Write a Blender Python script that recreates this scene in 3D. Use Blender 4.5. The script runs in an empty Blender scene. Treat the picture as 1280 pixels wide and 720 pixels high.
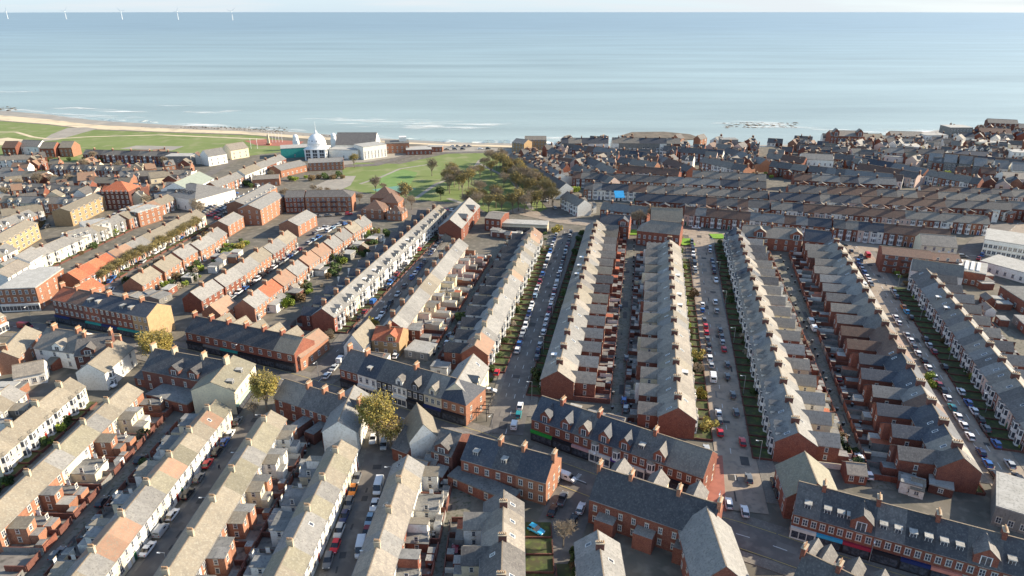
import bpy, math, random
from mathutils import Vector, Matrix
R = math.radians
rnd = random.Random(7)
S = bpy.context.scene
COL = S.collection
# ------------------------------------------------------------------ camera
H = 110.0; F = 853.0; PITCH = math.atan((360-14)/F)
CP, SP = math.cos(PITCH), math.sin(PITCH)
cd = bpy.data.cameras.new('camera'); cam = bpy.data.objects.new('camera', cd); COL.objects.link(cam)
cam.location = (0, 0, H); cam.rotation_euler = (R(90)-PITCH, 0, 0)
cd.sensor_width = 36; cd.lens = F/1280*36; cd.clip_start = 1; cd.clip_end = 120000
S.camera = cam
# ------------------------------------------------------------------ light
SUN_EL, SUN_AZ = R(25), R(13)          # azimuth measured from +x towards +y
sv = Vector((math.cos(SUN_EL)*math.cos(SUN_AZ), math.cos(SUN_EL)*math.sin(SUN_AZ), math.sin(SUN_EL)))
sl = bpy.data.lights.new('sun', 'SUN'); sl.energy = 5.0; sl.angle = R(0.5); sl.color = (1.0, 0.86, 0.66)
so = bpy.data.objects.new('sun', sl); COL.objects.link(so); so.rotation_euler = sv.to_track_quat('Z', 'Y').to_euler()
W = bpy.data.worlds.new('World'); S.world = W; W.use_nodes = True
wn, wl = W.node_tree.nodes, W.node_tree.links
bg = wn['Background']; bg.inputs[1].default_value = 0.132
sky = wn.new('ShaderNodeTexSky'); sky.sky_type = 'NISHITA'; sky.sun_disc = False
sky.sun_elevation = SUN_EL; sky.sun_rotation = math.pi/2 - SUN_AZ; sky.altitude = 100; sky.air_density = 1.0; sky.dust_density = .5; sky.ozone_density = .7
# thin cloud bands low over the sea
tc = wn.new('ShaderNodeTexCoord'); mp = wn.new('ShaderNodeMapping'); mp.inputs['Scale'].default_value = (2.2, 2.2, 45)
nz = wn.new('ShaderNodeTexNoise'); nz.inputs['Scale'].default_value = 2.0; nz.inputs['Detail'].default_value = 6
rp = wn.new('ShaderNodeValToRGB'); rp.color_ramp.elements[0].position = .42; rp.color_ramp.elements[1].position = .60
mx = wn.new('ShaderNodeMix'); mx.data_type = 'RGBA'; mx.inputs[7].default_value = (3.0, 3.2, 3.35, 1)
sz = wn.new('ShaderNodeSeparateXYZ'); wl.new(tc.outputs['Generated'], sz.inputs[0]); lw = wn.new('ShaderNodeMapRange'); lw.inputs[1].default_value = .02; lw.inputs[2].default_value = .12; lw.inputs[3].default_value = .8; lw.inputs[4].default_value = 0; wl.new(sz.outputs[2], lw.inputs[0])
ml = wn.new('ShaderNodeMath'); ml.operation = 'MULTIPLY'
wl.new(tc.outputs['Generated'], mp.inputs[0]); wl.new(mp.outputs[0], nz.inputs[0]); wl.new(nz.outputs[0], rp.inputs[0])
wl.new(rp.outputs[0], ml.inputs[0]); wl.new(lw.outputs[0], ml.inputs[1]); wl.new(ml.outputs[0], mx.inputs[0]); ma = wn.new('ShaderNodeMix'); ma.data_type = 'RGBA'; ma.inputs[7].default_value = (2.0, 2.75, 3.5, 1); wl.new(lw.outputs[0], ma.inputs[0]); wl.new(sky.outputs[0], ma.inputs[6]); wl.new(ma.outputs[2], mx.inputs[6]); wl.new(mx.outputs[2], bg.inputs[0])
S.view_settings.view_transform = 'Standard'; S.view_settings.look = 'None'; S.view_settings.gamma = 1
S.view_settings.use_curve_mapping = False; S.view_settings.exposure = 1.06
S.render.engine = 'CYCLES'

def G(u, v, h=0.0):                    # point of the place at height h seen at photo pixel u, v
    xc, yc = (u-640)/F, (v-360)/F
    z = SP + yc*CP; t = (H-h)/z
    return Vector((xc*t, (CP - yc*SP)*t, h))
def proj(p):
    d = p - cam.location; dep = d.y*CP - d.z*SP
    if dep <= 1: return (-9999, -9999, 1)
    return (640+F*d.x/dep, 360+F*(-d.y*SP - d.z*CP)/dep, dep)
# ------------------------------------------------------------------ materials
def mat(name, c1, c2=None, sc=.6, rough=.85, c3=None, sc2=6, var=.0, bump=0, metal=0, spec=.3, coord='Object', stretch=None, emit=None):
    m = bpy.data.materials.new(name); m.use_nodes = True; n, l = m.node_tree.nodes, m.node_tree.links
    b = n['Principled BSDF']; b.inputs['Roughness'].default_value = rough; b.inputs['Metallic'].default_value = metal
    b.inputs['Specular IOR Level'].default_value = spec
    if c2 is None: c2 = tuple(x*.8 for x in c1)
    t = n.new('ShaderNodeTexCoord'); g = n.new('ShaderNodeNewGeometry'); src = t.outputs['Object'] if coord == 'Object' else g.outputs['Position']
    oi = n.new('ShaderNodeObjectInfo')
    ad = n.new('ShaderNodeVectorMath'); ad.operation = 'ADD'; cx = n.new('ShaderNodeVectorMath'); cx.operation = 'SCALE'
    cx.inputs[0].default_value = (37, 11, 5); l.new(oi.outputs['Random'], cx.inputs['Scale']); l.new(src, ad.inputs[0])
    if coord == 'Object': l.new(cx.outputs[0], ad.inputs[1])
    else: ad.inputs[1].default_value = (0, 0, 0)
    s = ad.outputs[0]
    if stretch:
        mm = n.new('ShaderNodeMapping'); mm.inputs['Scale'].default_value = stretch; l.new(s, mm.inputs[0]); s = mm.outputs[0]
    a = n.new('ShaderNodeTexNoise'); a.inputs['Scale'].default_value = sc; a.inputs['Detail'].default_value = 5; l.new(s, a.inputs[0])
    r = n.new('ShaderNodeValToRGB'); r.color_ramp.elements[0].position = .35; r.color_ramp.elements[1].position = .65
    r.color_ramp.elements[0].color = (*c1, 1); r.color_ramp.elements[1].color = (*c2, 1); l.new(a.outputs[0], r.inputs[0]); out = r.outputs[0]
    if c3:
        a2 = n.new('ShaderNodeTexNoise'); a2.inputs['Scale'].default_value = sc2; a2.inputs['Detail'].default_value = 4; l.new(s, a2.inputs[0])
        r2 = n.new('ShaderNodeValToRGB'); r2.color_ramp.elements[0].position = .50; r2.color_ramp.elements[1].position = .68; l.new(a2.outputs[0], r2.inputs[0])
        m3 = n.new('ShaderNodeMix'); m3.data_type = 'RGBA'; l.new(r2.outputs[0], m3.inputs[0]); l.new(out, m3.inputs[6]); m3.inputs[7].default_value = (*c3, 1); out = m3.outputs[2]
    if var:
        h = n.new('ShaderNodeHueSaturation'); q = n.new('ShaderNodeMapRange'); q.inputs[3].default_value = 1-var; q.inputs[4].default_value = 1+var
        l.new(oi.outputs['Random'], q.inputs[0]); l.new(q.outputs[0], h.inputs['Value']); l.new(out, h.inputs['Color']); out = h.outputs[0]
    l.new(out, b.inputs['Base Color'])
    if bump:
        bb = n.new('ShaderNodeBump'); bb.inputs['Strength'].default_value = bump; bb.inputs['Distance'].default_value = .05
        a3 = n.new('ShaderNodeTexNoise'); a3.inputs['Scale'].default_value = 4; l.new(s, a3.inputs[0]); l.new(a3.outputs[0], bb.inputs['Height']); l.new(bb.outputs[0], b.inputs['Normal'])
    return m
def courses(m, scale, amount, axis_z=True):
    """darken/lighten a material in fine horizontal courses (slates, bricks) with a brick texture"""
    n, l = m.node_tree.nodes, m.node_tree.links; b = n['Principled BSDF']
    lk = b.inputs['Base Color'].links[0]; src = lk.from_socket
    t = n.new('ShaderNodeTexCoord'); sx = n.new('ShaderNodeSeparateXYZ'); l.new(t.outputs['Object'], sx.inputs[0])
    add = n.new('ShaderNodeMath'); l.new(sx.outputs[0], add.inputs[0]); l.new(sx.outputs[1], add.inputs[1])
    cb = n.new('ShaderNodeCombineXYZ'); l.new(add.outputs[0] if axis_z else sx.outputs[0], cb.inputs[0]); l.new(sx.outputs[2], cb.inputs[1])
    br = n.new('ShaderNodeTexBrick'); br.inputs['Scale'].default_value = scale; br.inputs['Color1'].default_value = (1, 1, 1, 1)
    br.inputs['Color2'].default_value = (1-amount*.6,)*3+(1,); br.inputs['Mortar'].default_value = (1-amount,)*3+(1,); l.new(cb.outputs[0], br.inputs[0])
    mu = n.new('ShaderNodeMix'); mu.data_type = 'RGBA'; mu.blend_type = 'MULTIPLY'; mu.inputs[0].default_value = 1
    l.new(src, mu.inputs[6]); l.new(br.outputs[0], mu.inputs[7]); l.new(mu.outputs[2], b.inputs['Base Color'])
    return m
M = {}
M['brick'] = courses(mat('brick', (.27, .095, .06), (.20, .07, .05), .9, .9, (.33, .15, .10), 5, .18), 2.2, .35)
M['brick2'] = courses(mat('brick_orange', (.37, .17, .10), (.29, .13, .08), .9, .9, (.42, .24, .16), 5, .15), 2.2, .3)
M['brickd'] = courses(mat('brick_dark', (.18, .075, .055), (.13, .055, .045), .9, .9, (.23, .11, .085), 5, .2), 2.2, .35)
M['brickb'] = courses(mat('brick_buff', (.45, .30, .16), (.36, .24, .13), .9, .9, (.5, .36, .2), 5, .15), 2.2, .3)
M['white'] = mat('white_render', (.78, .76, .70), (.70, .68, .62), .5, .8, (.6, .57, .5), 2, .08)
M['cream'] = mat('cream_render', (.72, .63, .44), (.64, .56, .40), .5, .8, (.58, .5, .36), 2, .12)
M['pink'] = mat('pale_pink_render', (.65, .48, .40), (.56, .42, .36), .5, .8, (.5, .38, .3), 2, .12)
M['bluer'] = mat('pale_blue_render', (.42, .60, .68), (.36, .54, .62), .5, .8, None, 2, .1)
M['grey'] = mat('grey_render', (.36, .35, .33), (.28, .27, .26), .5, .85, (.42, .41, .39), 2, .15)
M['gutter'] = mat('gutter', (.16, .15, .14), (.3, .29, .27), .3, .6)
M['black'] = mat('black_paint', (.02, .02, .025), (.03, .03, .035), .5, .5)
def roofm(k, c1, c2, c3, v=.18): M[k] = courses(mat('roof_'+k, c1, c2, .8, .7, c3, 2.5, v, stretch=(1, 1, .35), spec=.4), 3.0, .25, False)
roofm('slate', (.20, .178, .152), (.27, .24, .20), (.33, .29, .23))
roofm('slated', (.105, .097, .092), (.15, .14, .13), (.20, .185, .165))
roofm('slateb', (.05, .058, .075), (.068, .076, .092), (.11, .112, .118))
roofm('slatek', (.052, .052, .056), (.075, .074, .076), (.115, .112, .108))
roofm('grey', (.21, .205, .195), (.27, .26, .24), (.16, .155, .14))
roofm('tan', (.25, .215, .16), (.20, .175, .135), (.29, .265, .21))
roofm('olive', (.22, .20, .14), (.18, .165, .12), (.27, .25, .19))
roofm('orange', (.34, .20, .13), (.28, .17, .115), (.25, .205, .15))
roofm('red', (.42, .12, .055), (.34, .10, .05), (.46, .18, .09))
roofm('brown', (.18, .10, .07), (.13, .08, .06), (.22, .15, .10))
M['ridge'] = mat('ridge_tile', (.30, .24, .17), (.20, .16, .12), 3)
M['flat'] = mat('flat_roof_felt', (.17, .17, .16), (.24, .235, .22), .5, .9, (.12, .12, .12), 2, .3)
M['flatl'] = mat('pale_flat_roof', (.42, .41, .38), (.34, .33, .30), .4, .9, (.25, .25, .23), 2, .15)
M['frame'] = mat('white_window_frame', (.75, .75, .73), (.68, .68, .66), 2, .5, None, 2, .06)
M['glass'] = mat('window_glass', (.03, .035, .045), (.09, .10, .12), 1.4, .08, spec=.8)
M['stone'] = mat('sandstone', (.50, .42, .30), (.40, .34, .25), 1.5, .85, None, 3, .1)
M['pot'] = mat('chimney_pot', (.45, .24, .13), (.5, .36, .22), 3, .8)
M['asphalt'] = mat('asphalt', (.12, .11, .10), (.15, .138, .125), .12, .9, (.19, .172, .15), .35, coord='W')
M['patchd'] = mat('fresh_tarmac', (.06, .058, .056), (.075, .072, .07), .5, .9, coord='W'); M['patchl'] = mat('worn_tarmac', (.19, .175, .155), (.16, .15, .135), .5, .9, coord='W')
M['lane'] = mat('back_lane_cobbles', (.15, .14, .115), (.19, .175, .14), .35, .95, (.075, .08, .05), 1.1, coord='W')
M['conc'] = mat('concrete_road', (.27, .22, .17), (.32, .265, .21), .2, .9, (.20, .17, .14), .5, coord='W')
M['pave'] = mat('pavement_slabs', (.19, .175, .15), (.145, .135, .12), .4, .9, (.23, .21, .18), 2, coord='W')
M['kerb'] = mat('kerb_stone', (.30, .28, .25), (.24, .22, .2), 1, .9)
M['ground'] = mat('ground', (.15, .135, .11), (.11, .105, .085), .12, .95, (.20, .18, .145), .3, coord='W')
M['yard'] = mat('yard_concrete', (.18, .165, .15), (.25, .23, .20), .25, .95, (.09, .085, .075), .6, coord='W')
M['yard2'] = mat('paving', (.3, .28, .24), (.24, .22, .19), .1, .95, (.34, .3, .25), .4, coord='W')
M['grass'] = mat('grass', (.13, .175, .05), (.17, .21, .07), .02, .95, (.22, .23, .11), .09, coord='W')
M['turf'] = mat('mown_turf', (.13, .22, .06), (.16, .24, .08), .2, .95, coord='W')
M['lawn'] = mat('lawn', (.14, .27, .03), (.18, .33, .04), .3, .95, coord='W')
M['garden'] = mat('garden_soil', (.07, .065, .035), (.05, .07, .025), .3, .95, (.10, .13, .035), .7, coord='W')
M['sand'] = mat('sand', (.60, .49, .33), (.52, .43, .30), .01, .95, (.34, .29, .22), .06, coord='W')
M['wsand'] = mat('wet_sand', (.30, .26, .20), (.25, .22, .18), .02, .5, (.36, .31, .24), .06, coord='W')
M['rock'] = mat('rock', (.10, .085, .065), (.17, .14, .105), .2, .9, coord='W', bump=.5)
M['line'] = mat('road_paint_white', (.7, .7, .67), (.55, .55, .52), 1, .8, coord='W')
M['yline'] = mat('road_paint_yellow', (.55, .42, .12), (.45, .36, .12), 1, .8, coord='W')
M['redpave'] = mat('red_paving', (.36, .14, .10), (.28, .11, .08), .5, .9, coord='W')
M['playg'] = mat('playground_surface', (.10, .24, .20), (.14, .27, .2), .2, .9, coord='W')
M['bark'] = mat('bark', (.17, .14, .105), (.22, .18, .14), 2, .95)
M['twig'] = mat('twigs', (.42, .345, .25), (.34, .28, .20), .5, .95, None, 2, .2)
M['twigg'] = mat('twigs_with_pale_leaves', (.34, .29, .17), (.27, .24, .13), .5, .95, None, 2, .2)
M['leafy'] = mat('yellow_leaves', (.34, .27, .06), (.24, .22, .06), .5, .8, (.38, .27, .07), 1, .1)
M['leafo'] = mat('ochre_leaves', (.34, .24, .06), (.24, .19, .05), .5, .8, (.42, .32, .09), 1, .1)
M['leafg'] = mat('green_leaves', (.045, .075, .022), (.07, .10, .03), .8, .8, (.03, .05, .016), 2, .3)
M['leafb'] = mat('brown_leaves', (.16, .10, .05), (.12, .09, .04), .8, .8, None, 2, .25)
M['leafl'] = mat('lime_leaves', (.20, .27, .04), (.26, .30, .05), .8, .8, None, 2, .15)
M['tyre'] = mat('tyre_rubber', (.02, .02, .02), (.03, .03, .03), 2, .8)
M['cglass'] = mat('car_glass', (.015, .018, .022), (.02, .022, .03), 2, .06, spec=.8)
M['lamp'] = mat('lamp_lens', (.8, .8, .76), (.7, .7, .7), 2, .2)
M['tail'] = mat('tail_lens', (.4, .02, .02), (.3, .02, .02), 2, .2)
M['metal'] = mat('galvanised_metal', (.35, .36, .36), (.28, .29, .29), 2, .5, metal=.3)
M['solar'] = mat('solar_panel', (.01, .015, .05), (.015, .02, .06), 2, .15, spec=.7)
M['skin'] = mat('skin', (.5, .3, .2)); M['cloth'] = mat('dark_clothing', (.03, .035, .05))
def paint(name, c, rough=.3): M[name] = mat(name.replace(' ', '_')+'_paint', c, tuple(x*.93 for x in c), 1, rough, spec=.5)
CARC = {'white': (.72, .73, .73), 'silver': (.40, .42, .43), 'grey': (.13, .14, .15), 'black': (.015, .016, .02), 'blue': (.03, .12, .36), 'navy': (.015, .03, .10), 'red': (.5, .02, .03), 'orange': (.7, .22, .03), 'teal': (.02, .22, .24), 'sky blue': (.04, .36, .62), 'lime': (.55, .6, .05), 'dark red': (.2, .02, .03), 'pale blue': (.25, .38, .5)}
for k, c in CARC.items(): paint('car '+k, c)
for k, c in {'f_green': (.03, .32, .05), 'f_black': (.02, .02, .025), 'f_pink': (.55, .33, .32), 'f_white': (.7, .68, .62), 'f_purple': (.10, .05, .28), 'f_yellow': (.75, .68, .08), 'f_grey': (.18, .18, .18), 'f_blue': (.05, .38, .62), 'f_red': (.36, .03, .06), 'f_navy': (.02, .035, .13), 'f_salmon': (.66, .25, .18), 'f_teal': (.03, .30, .27), 'f_cream': (.6, .55, .42), 'f_royal': (.08, .10, .5), 'f_pgreen': (.42, .55, .42),
             'd_red': (.3, .03, .02), 'd_blue': (.05, .1, .25), 'd_green': (.03, .12, .06), 'd_white': (.7, .7, .68), 'tarp': (.03, .27, .55), 'gold': (.72, .42, .03), 'domew': (.82, .82, .8), 'turq': (.05, .33, .28), 'green_roof': (.27, .30, .25)}.items(): M[k] = mat(k, c, tuple(x*.85 for x in c), .7, .6, coord='Object')
# ------------------------------------------------------------------ mesh building
class MB:
    def __init__(s): s.v, s.f, s.m, s.mats = [], [], [], []
    def mi(s, k):
        if k not in s.mats: s.mats.append(k)
        return s.mats.index(k)
    def poly(s, pts, k):
        b = len(s.v); s.v += [tuple(p) for p in pts]; s.f.append(tuple(range(b, b+len(pts)))); s.m.append(s.mi(k)); return s
    def box(s, x0, x1, y0, y1, z0, z1, k, kt=None):
        b = len(s.v); s.v += [(x, y, z) for z in (z0, z1) for y in (y0, y1) for x in (x0, x1)]
        for q in ((0, 2, 3, 1), (4, 5, 7, 6), (0, 1, 5, 4), (1, 3, 7, 5), (3, 2, 6, 7), (2, 0, 4, 6)):
            s.f.append(tuple(b+i for i in q)); s.m.append(s.mi(kt if (kt and q == (4, 5, 7, 6)) else k))
        return s
    def extr(s, prof, d, k, kcap=None):         # prof: list of 3D points (planar polygon), d: extrusion vector
        n = len(prof); b = len(s.v); d = Vector(d)
        s.v += [tuple(p) for p in prof] + [tuple(Vector(p)+d) for p in prof]
        s.f.append(tuple(range(b, b+n))); s.m.append(s.mi(kcap or k)); s.f.append(tuple(range(b+2*n-1, b+n-1, -1))); s.m.append(s.mi(kcap or k))
        for i in range(n):
            j = (i+1) % n; s.f.append((b+j, b+i, b+n+i, b+n+j)); s.m.append(s.mi(k))
        return s
    def rings(s, rings, k, cap=True):
        b = len(s.v); n = len(rings[0])
        for r in rings: s.v += [tuple(p) for p in r]
        for a in range(len(rings)-1):
            for i in range(n):
                j = (i+1) % n; s.f.append((b+a*n+i, b+a*n+j, b+(a+1)*n+j, b+(a+1)*n+i)); s.m.append(s.mi(k))
        if cap:
            s.f.append(tuple(b+n-1-i for i in range(n))); s.m.append(s.mi(k)); q = b+(len(rings)-1)*n; s.f.append(tuple(range(q, q+n))); s.m.append(s.mi(k))
        return s
    def cyl(s, x, y, z0, z1, r0, r1, k, n=8):
        return s.rings([[(x+r*math.cos(2*math.pi*i/n), y+r*math.sin(2*math.pi*i/n), z) for i in range(n)] for r, z in ((r0, z0), (r1, z1))], k)
    def add(s, o, mtx):
        b = len(s.v); s.v += [tuple(mtx @ Vector(p)) for p in o.v]
        s.f += [tuple(b+i for i in f) for f in o.f]; mm = [s.mi(k) for k in o.mats]; s.m += [mm[i] for i in o.m]; return s
    def data(s, name, smooth=False):
        me = bpy.data.meshes.new(name); me.from_pydata(s.v, [], s.f)
        for k in s.mats: me.materials.append(M[k])
        me.polygons.foreach_set('material_index', s.m)
        if smooth: me.polygons.foreach_set('use_smooth', [True]*len(s.f))
        me['keys'] = ','.join(s.mats); me.update(); return me
def tag(o, label=None, cat=None, group=None, kind=None):
    if label: o['label'] = label
    if cat: o['category'] = cat
    if group: o['group'] = group
    if kind: o['kind'] = kind
    return o
def link(name, data, parent=None, loc=(0, 0, 0), rz=0, ov=None):
    o = bpy.data.objects.new(name, data); COL.objects.link(o); o.location = loc
    if rz: o.rotation_euler = (0, 0, rz)
    if parent: o.parent = parent
    if ov and data:
        ks = data['keys'].split(',')
        for i, k in enumerate(ks):
            if k in ov:
                o.material_slots[i].link = 'OBJECT'; o.material_slots[i].material = M[ov[k]]
    return o
ZL = [0.004]
def sheet(name, pts, k, z=None, kind='structure'):
    if z is None: ZL[0] += .004; z = ZL[0]
    o = link(name, MB().poly([(p[0], p[1], z) for p in pts], k).data(name)); o['kind'] = kind; return o
def psheet(name, px, k, z=None): return sheet(name, [G(*p) for p in px], k, z)
def offs(pts, d):
    out = []
    for i, p in enumerate(pts):
        a = pts[max(i-1, 0)]; b = pts[min(i+1, len(pts)-1)]; t = (b-a); t.z = 0; t.normalize(); out.append(p + Vector((t.y, -t.x, 0))*d)
    return out
def strip(name, pts, a, b, k, z=None):
    if z is None: ZL[0] += .004; z = ZL[0]
    A, B = offs(pts, a), offs(pts, b); mb = MB()
    for i in range(len(pts)-1): mb.poly([(p[0], p[1], z) for p in (A[i], A[i+1], B[i+1], B[i])], k)
    o = link(name, mb.data(name)); o['kind'] = 'structure'; return o
def curb(pts, a, b):                              # raised pavement: a slab 0.12 high with a kerb edge
    A, B = offs(pts, a), offs(pts, b); mb = MB()
    for i in range(len(pts)-1):
        q = [A[i], A[i+1], B[i+1], B[i]]; mb.extr([(p.x, p.y, 0.0) for p in q], (0, 0, .14), 'kerb', 'pave')
    o = link('pavement', mb.data('pavement')); o['kind'] = 'structure'; return o
def px(pl): return [G(*p) for p in pl]
ORD = ['', 'first', 'second', 'third', 'fourth', 'fifth', 'sixth', 'seventh', 'eighth', 'ninth', 'tenth', 'eleventh', 'twelfth', '13th', '14th', '15th', '16th', '17th', '18th', '19th', '20th']
def nth(i): return ORD[i] if i < len(ORD) else str(i)+({1: 'st', 2: 'nd', 3: 'rd'}.get(i % 10, 'th'))
# ------------------------------------------------------------------ house pieces (local frame: front wall at -y, x along the street)
CA = {}
def cached(key, fn):
    if key not in CA:
        mb = fn(); CA[key] = (mb, mb.data(key[0]))
    return CA[key]
def P_window(w, h, n=2, sill='stone'):
    def f():
        mb = MB().box(-w/2, w/2, -.07, .02, 0, h, 'frame'); pw = (w-.12)/n
        for i in range(n):
            x = -w/2+.06+pw*i
            for z0, z1 in ((.08, h*.5-.03), (h*.5+.03, h-.08)): mb.poly([(x+.04, -.074, z0), (x+pw-.04, -.074, z0), (x+pw-.04, -.074, z1), (x+.04, -.074, z1)], 'glass')
        mb.box(-w/2-.1, w/2+.1, -.14, .02, -.14, -.003, sill); mb.box(-w/2-.1, w/2+.1, -.05, .02, h+.003, h+.2, sill); return mb
    return cached(('window', w, h, n, sill), f)
def P_bay(w, h0, fl, k='frame'):                   # canted bay, fl storeys
    def f():
        mb = MB(); d = .85; fp = [(-w/2, 0), (-w/2+.55, -d), (w/2-.55, -d), (w/2, 0)]; ht = 2.75*fl
        mb.extr([(x, y, 0) for x, y in fp], (0, 0, ht), k)
        for s in range(fl):
            z0 = .75+2.75*s; z1 = z0+1.6
            for a, b in ((0, 1), (1, 2), (2, 3)):
                A, B = Vector(fp[a]), Vector(fp[b]); t = (B-A); L = t.length; t.normalize(); nn = Vector((t.y, -t.x))
                m = 2 if a == 1 else 1
                for q in range(m):
                    u0 = .12+(L-.24)/m*q+.04; u1 = .12+(L-.24)/m*(q+1)-.04; pts = []
                    for uu, zz in ((u0, z0), (u1, z0), (u1, z1), (u0, z1)):
                        p = A+t*uu+nn*.006; pts.append((p.x, p.y, zz))
                    mb.poly(pts, 'glass')
        e = .12; top = [(-w/2-e, .0), (-w/2+.5, -d-e), (w/2-.5, -d-e), (w/2+e, .0)]
        mb.rings([[(x, y, ht+.003) for x, y in top], [(x*.55, min(y*.2, 0), ht+.55) for x, y in top]], 'slate'); return mb
    return cached(('bay_window', w, h0, fl, k), f)
def P_door(k):
    def f():
        mb = MB().box(-.6, .6, -.04, .02, 0, 2.55, 'frame'); mb.box(-.45, .45, -.09, -.043, 0, 2.0, k); mb.poly([(-.45, -.044, 2.1), (.45, -.044, 2.1), (.45, -.044, 2.45), (-.45, -.044, 2.45)], 'glass'); return mb
    return cached(('door', k), f)
def P_chim(k, dx, dy, hh, n, kc='brick'):         # base at z=0, meets the roof below it
    def f():
        mb = MB().box(-dx/2, dx/2, -dy/2, dy/2, -1.3, hh, kc); mb.box(-dx/2-.1, dx/2+.1, -dy/2-.1, dy/2+.1, hh+.002, hh+.16, 'stone')
        for i in range(n):
            y = -dy/2+dy*(i+.5)/n; mb.cyl(0, y, hh+.163, hh+.72, .15, .11, 'pot', 6)
        return mb
    return cached(('chimney', k, dx, dy, hh, n, kc), f)
def P_wall(w, D, he, hr, k='brick', hipl=False, hipr=False, flat=False):
    def f():
        mb = MB(); h = w/2
        if flat or hipl or hipr: mb.box(-h, h, -D/2, D/2, 0, he, k); return mb
        pr = [(0, -D/2, 0), (0, -D/2, he), (0, 0, hr), (0, D/2, he), (0, D/2, 0)]
        mb.extr([(-h, y, z) for _, y, z in pr], (w, 0, 0), k)
        return mb
    return cached(('wall', w, D, he, hr, k, hipl, hipr, flat), f)
def P_roof(w, D, he, hr, k='slate', el=0., er=0., hipl=False, hipr=False, flat=False, ov=.3):
    def f():
        mb = MB(); x0, x1 = -w/2-el, w/2+er; y = D/2+ov
        if flat:
            mb.box(-w/2-.1, w/2+.1, -D/2-.1, D/2+.1, he+.003, he+.35, k)
            mb.box(-w/2+.35, w/2-.35, -D/2+.35, D/2-.35, he+.353, he+.37, 'flat' if k != 'flatl' else 'flatl'); return mb
        th = .16; sl = (hr-he)/(D/2); ze = he-sl*ov
        rx0, rx1 = (x0+D/2 if hipl else x0), (x1-D/2 if hipr else x1)
        if hipl or hipr:
            ze = he+.01; y = D/2+ov; ax0, ax1 = -w/2-ov, w/2+ov
            e = [(ax0 if hipl else x0, -y, ze), (ax1 if hipr else x1, -y, ze), (ax1 if hipr else x1, y, ze), (ax0 if hipl else x0, y, ze)]
            r = [(rx0, 0, hr+th), (rx1, 0, hr+th)]
            mb.poly([e[0], e[1], r[1], r[0]], k); mb.poly([e[2], e[3], r[0], r[1]], k)
            mb.poly([e[3], e[0], r[0]], k if hipl else 'brick'); mb.poly([e[1], e[2], r[1]], k if hipr else 'brick'); mb.poly(e[::-1], 'frame')
        else:
            mb.extr([(x0, -y, ze+.02), (x0, 0, hr+.02), (x0, 0, hr+th), (x0, -y, ze+th)], (x1-x0, 0, 0), k)
            mb.extr([(x0, .001, hr+th), (x0, .001, hr+.02), (x0, y, ze+.02), (x0, y, ze+th)], (x1-x0, 0, 0), k)
            mb.box(x0, x1, -y-.1, -y-.003, ze-.02, ze+.1, 'gutter'); mb.box(x0, x1, y+.003, y+.1, ze-.02, ze+.1, 'gutter')   # gutters
        mb.box(rx0, rx1, -.13, .13, hr+th-.02, hr+th+.09, 'ridge'); return mb
    return cached(('roof', w, D, he, hr, k, el, er, hipl, hipr, flat), f)
def P_offw(w, y0, L, z, hi, s, k='brick'):         # lean-to/two-storey rear wing; high side at x = s*side
    def f():
        mb = MB(); a = 0; b = -s*w
        mb.extr([(a, y0, 0), (b, y0, 0), (b, y0, z), (a, y0, hi)], (0, L, 0), k); return mb
    return cached(('offshoot', w, y0, L, z, hi, s, k), f)
def P_offr(w, y0, L, z, hi, s, k='slate', back=1.2):
    def f():
        mb = MB(); a = 0; b = -s*(w+.2); zb = z-(hi-z)/w*.2
        mb.extr([(a, y0-back, hi+.02), (b, y0-back, zb+.02), (b, y0-back, zb+.15), (a, y0-back, hi+.15)], (0, L+back+.2, 0), k); return mb
    return cached(('offshoot_roof', w, y0, L, z, hi, s, k), f)
def P_box(name, x0, x1, y0, y1, z0, z1, k, kt=None): return cached((name, x0, x1, y0, y1, z0, z1, k, kt), lambda: MB().box(x0, x1, y0, y1, z0, z1, k, kt))
def P_gablet(w, h, d, kw, kr='slate', win=True):      # gabled dormer: front face at y=0, runs back d
    def f():
        mb = MB(); h0 = h*.55
        mb.extr([(-w/2, 0, -1.2), (w/2, 0, -1.2), (w/2, 0, h0), (0, 0, h), (-w/2, 0, h0)], (0, d, 0), kw)
        t = .14; e = .22
        for s in (-1, 1):
            mb.extr([(0, -e, h+.02), (s*(w/2+e), -e, h0-(h-h0)/(w/2)*e+.02), (s*(w/2+e), -e, h0-(h-h0)/(w/2)*e+.02+t), (0, -e, h+.02+t)], (0, d+e+.6, 0), kr)
        if win:
            mb.box(-w*.24, w*.24, -.08, -.003, -.5, h0-.02, 'frame')
            for i in (0, 1): mb.poly([(-w*.2+i*w*.21, -.084, -.4), (-w*.01+i*w*.21, -.084, -.4), (-w*.01+i*w*.21, -.084, h0-.12), (-w*.2+i*w*.21, -.084, h0-.12)], 'glass')
        return mb
    return cached(('gable_dormer', w, h, d, kw, kr, win), f)
def P_dorm(w, h, d, kside='slate', ktop='frame'):
    def f():
        mb = MB().box(-w/2, w/2, 0, d, -1.0, h, kside); mb.box(-w/2-.12, w/2+.12, -.15, d, h+.003, h+.14, ktop)
        mb.box(-w/2+.05, w/2-.05, -.06, -.003, -.2, h-.04, 'frame')
        for i in (0, 1):
            a = -w/2+.12+i*(w-.2)/2; mb.poly([(a, -.064, -.1), (a+(w-.3)/2, -.064, -.1), (a+(w-.3)/2, -.064, h-.14), (a, -.064, h-.14)], 'glass')
        return mb
    return cached(('box_dormer', w, h, d, kside, ktop), f)
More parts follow.
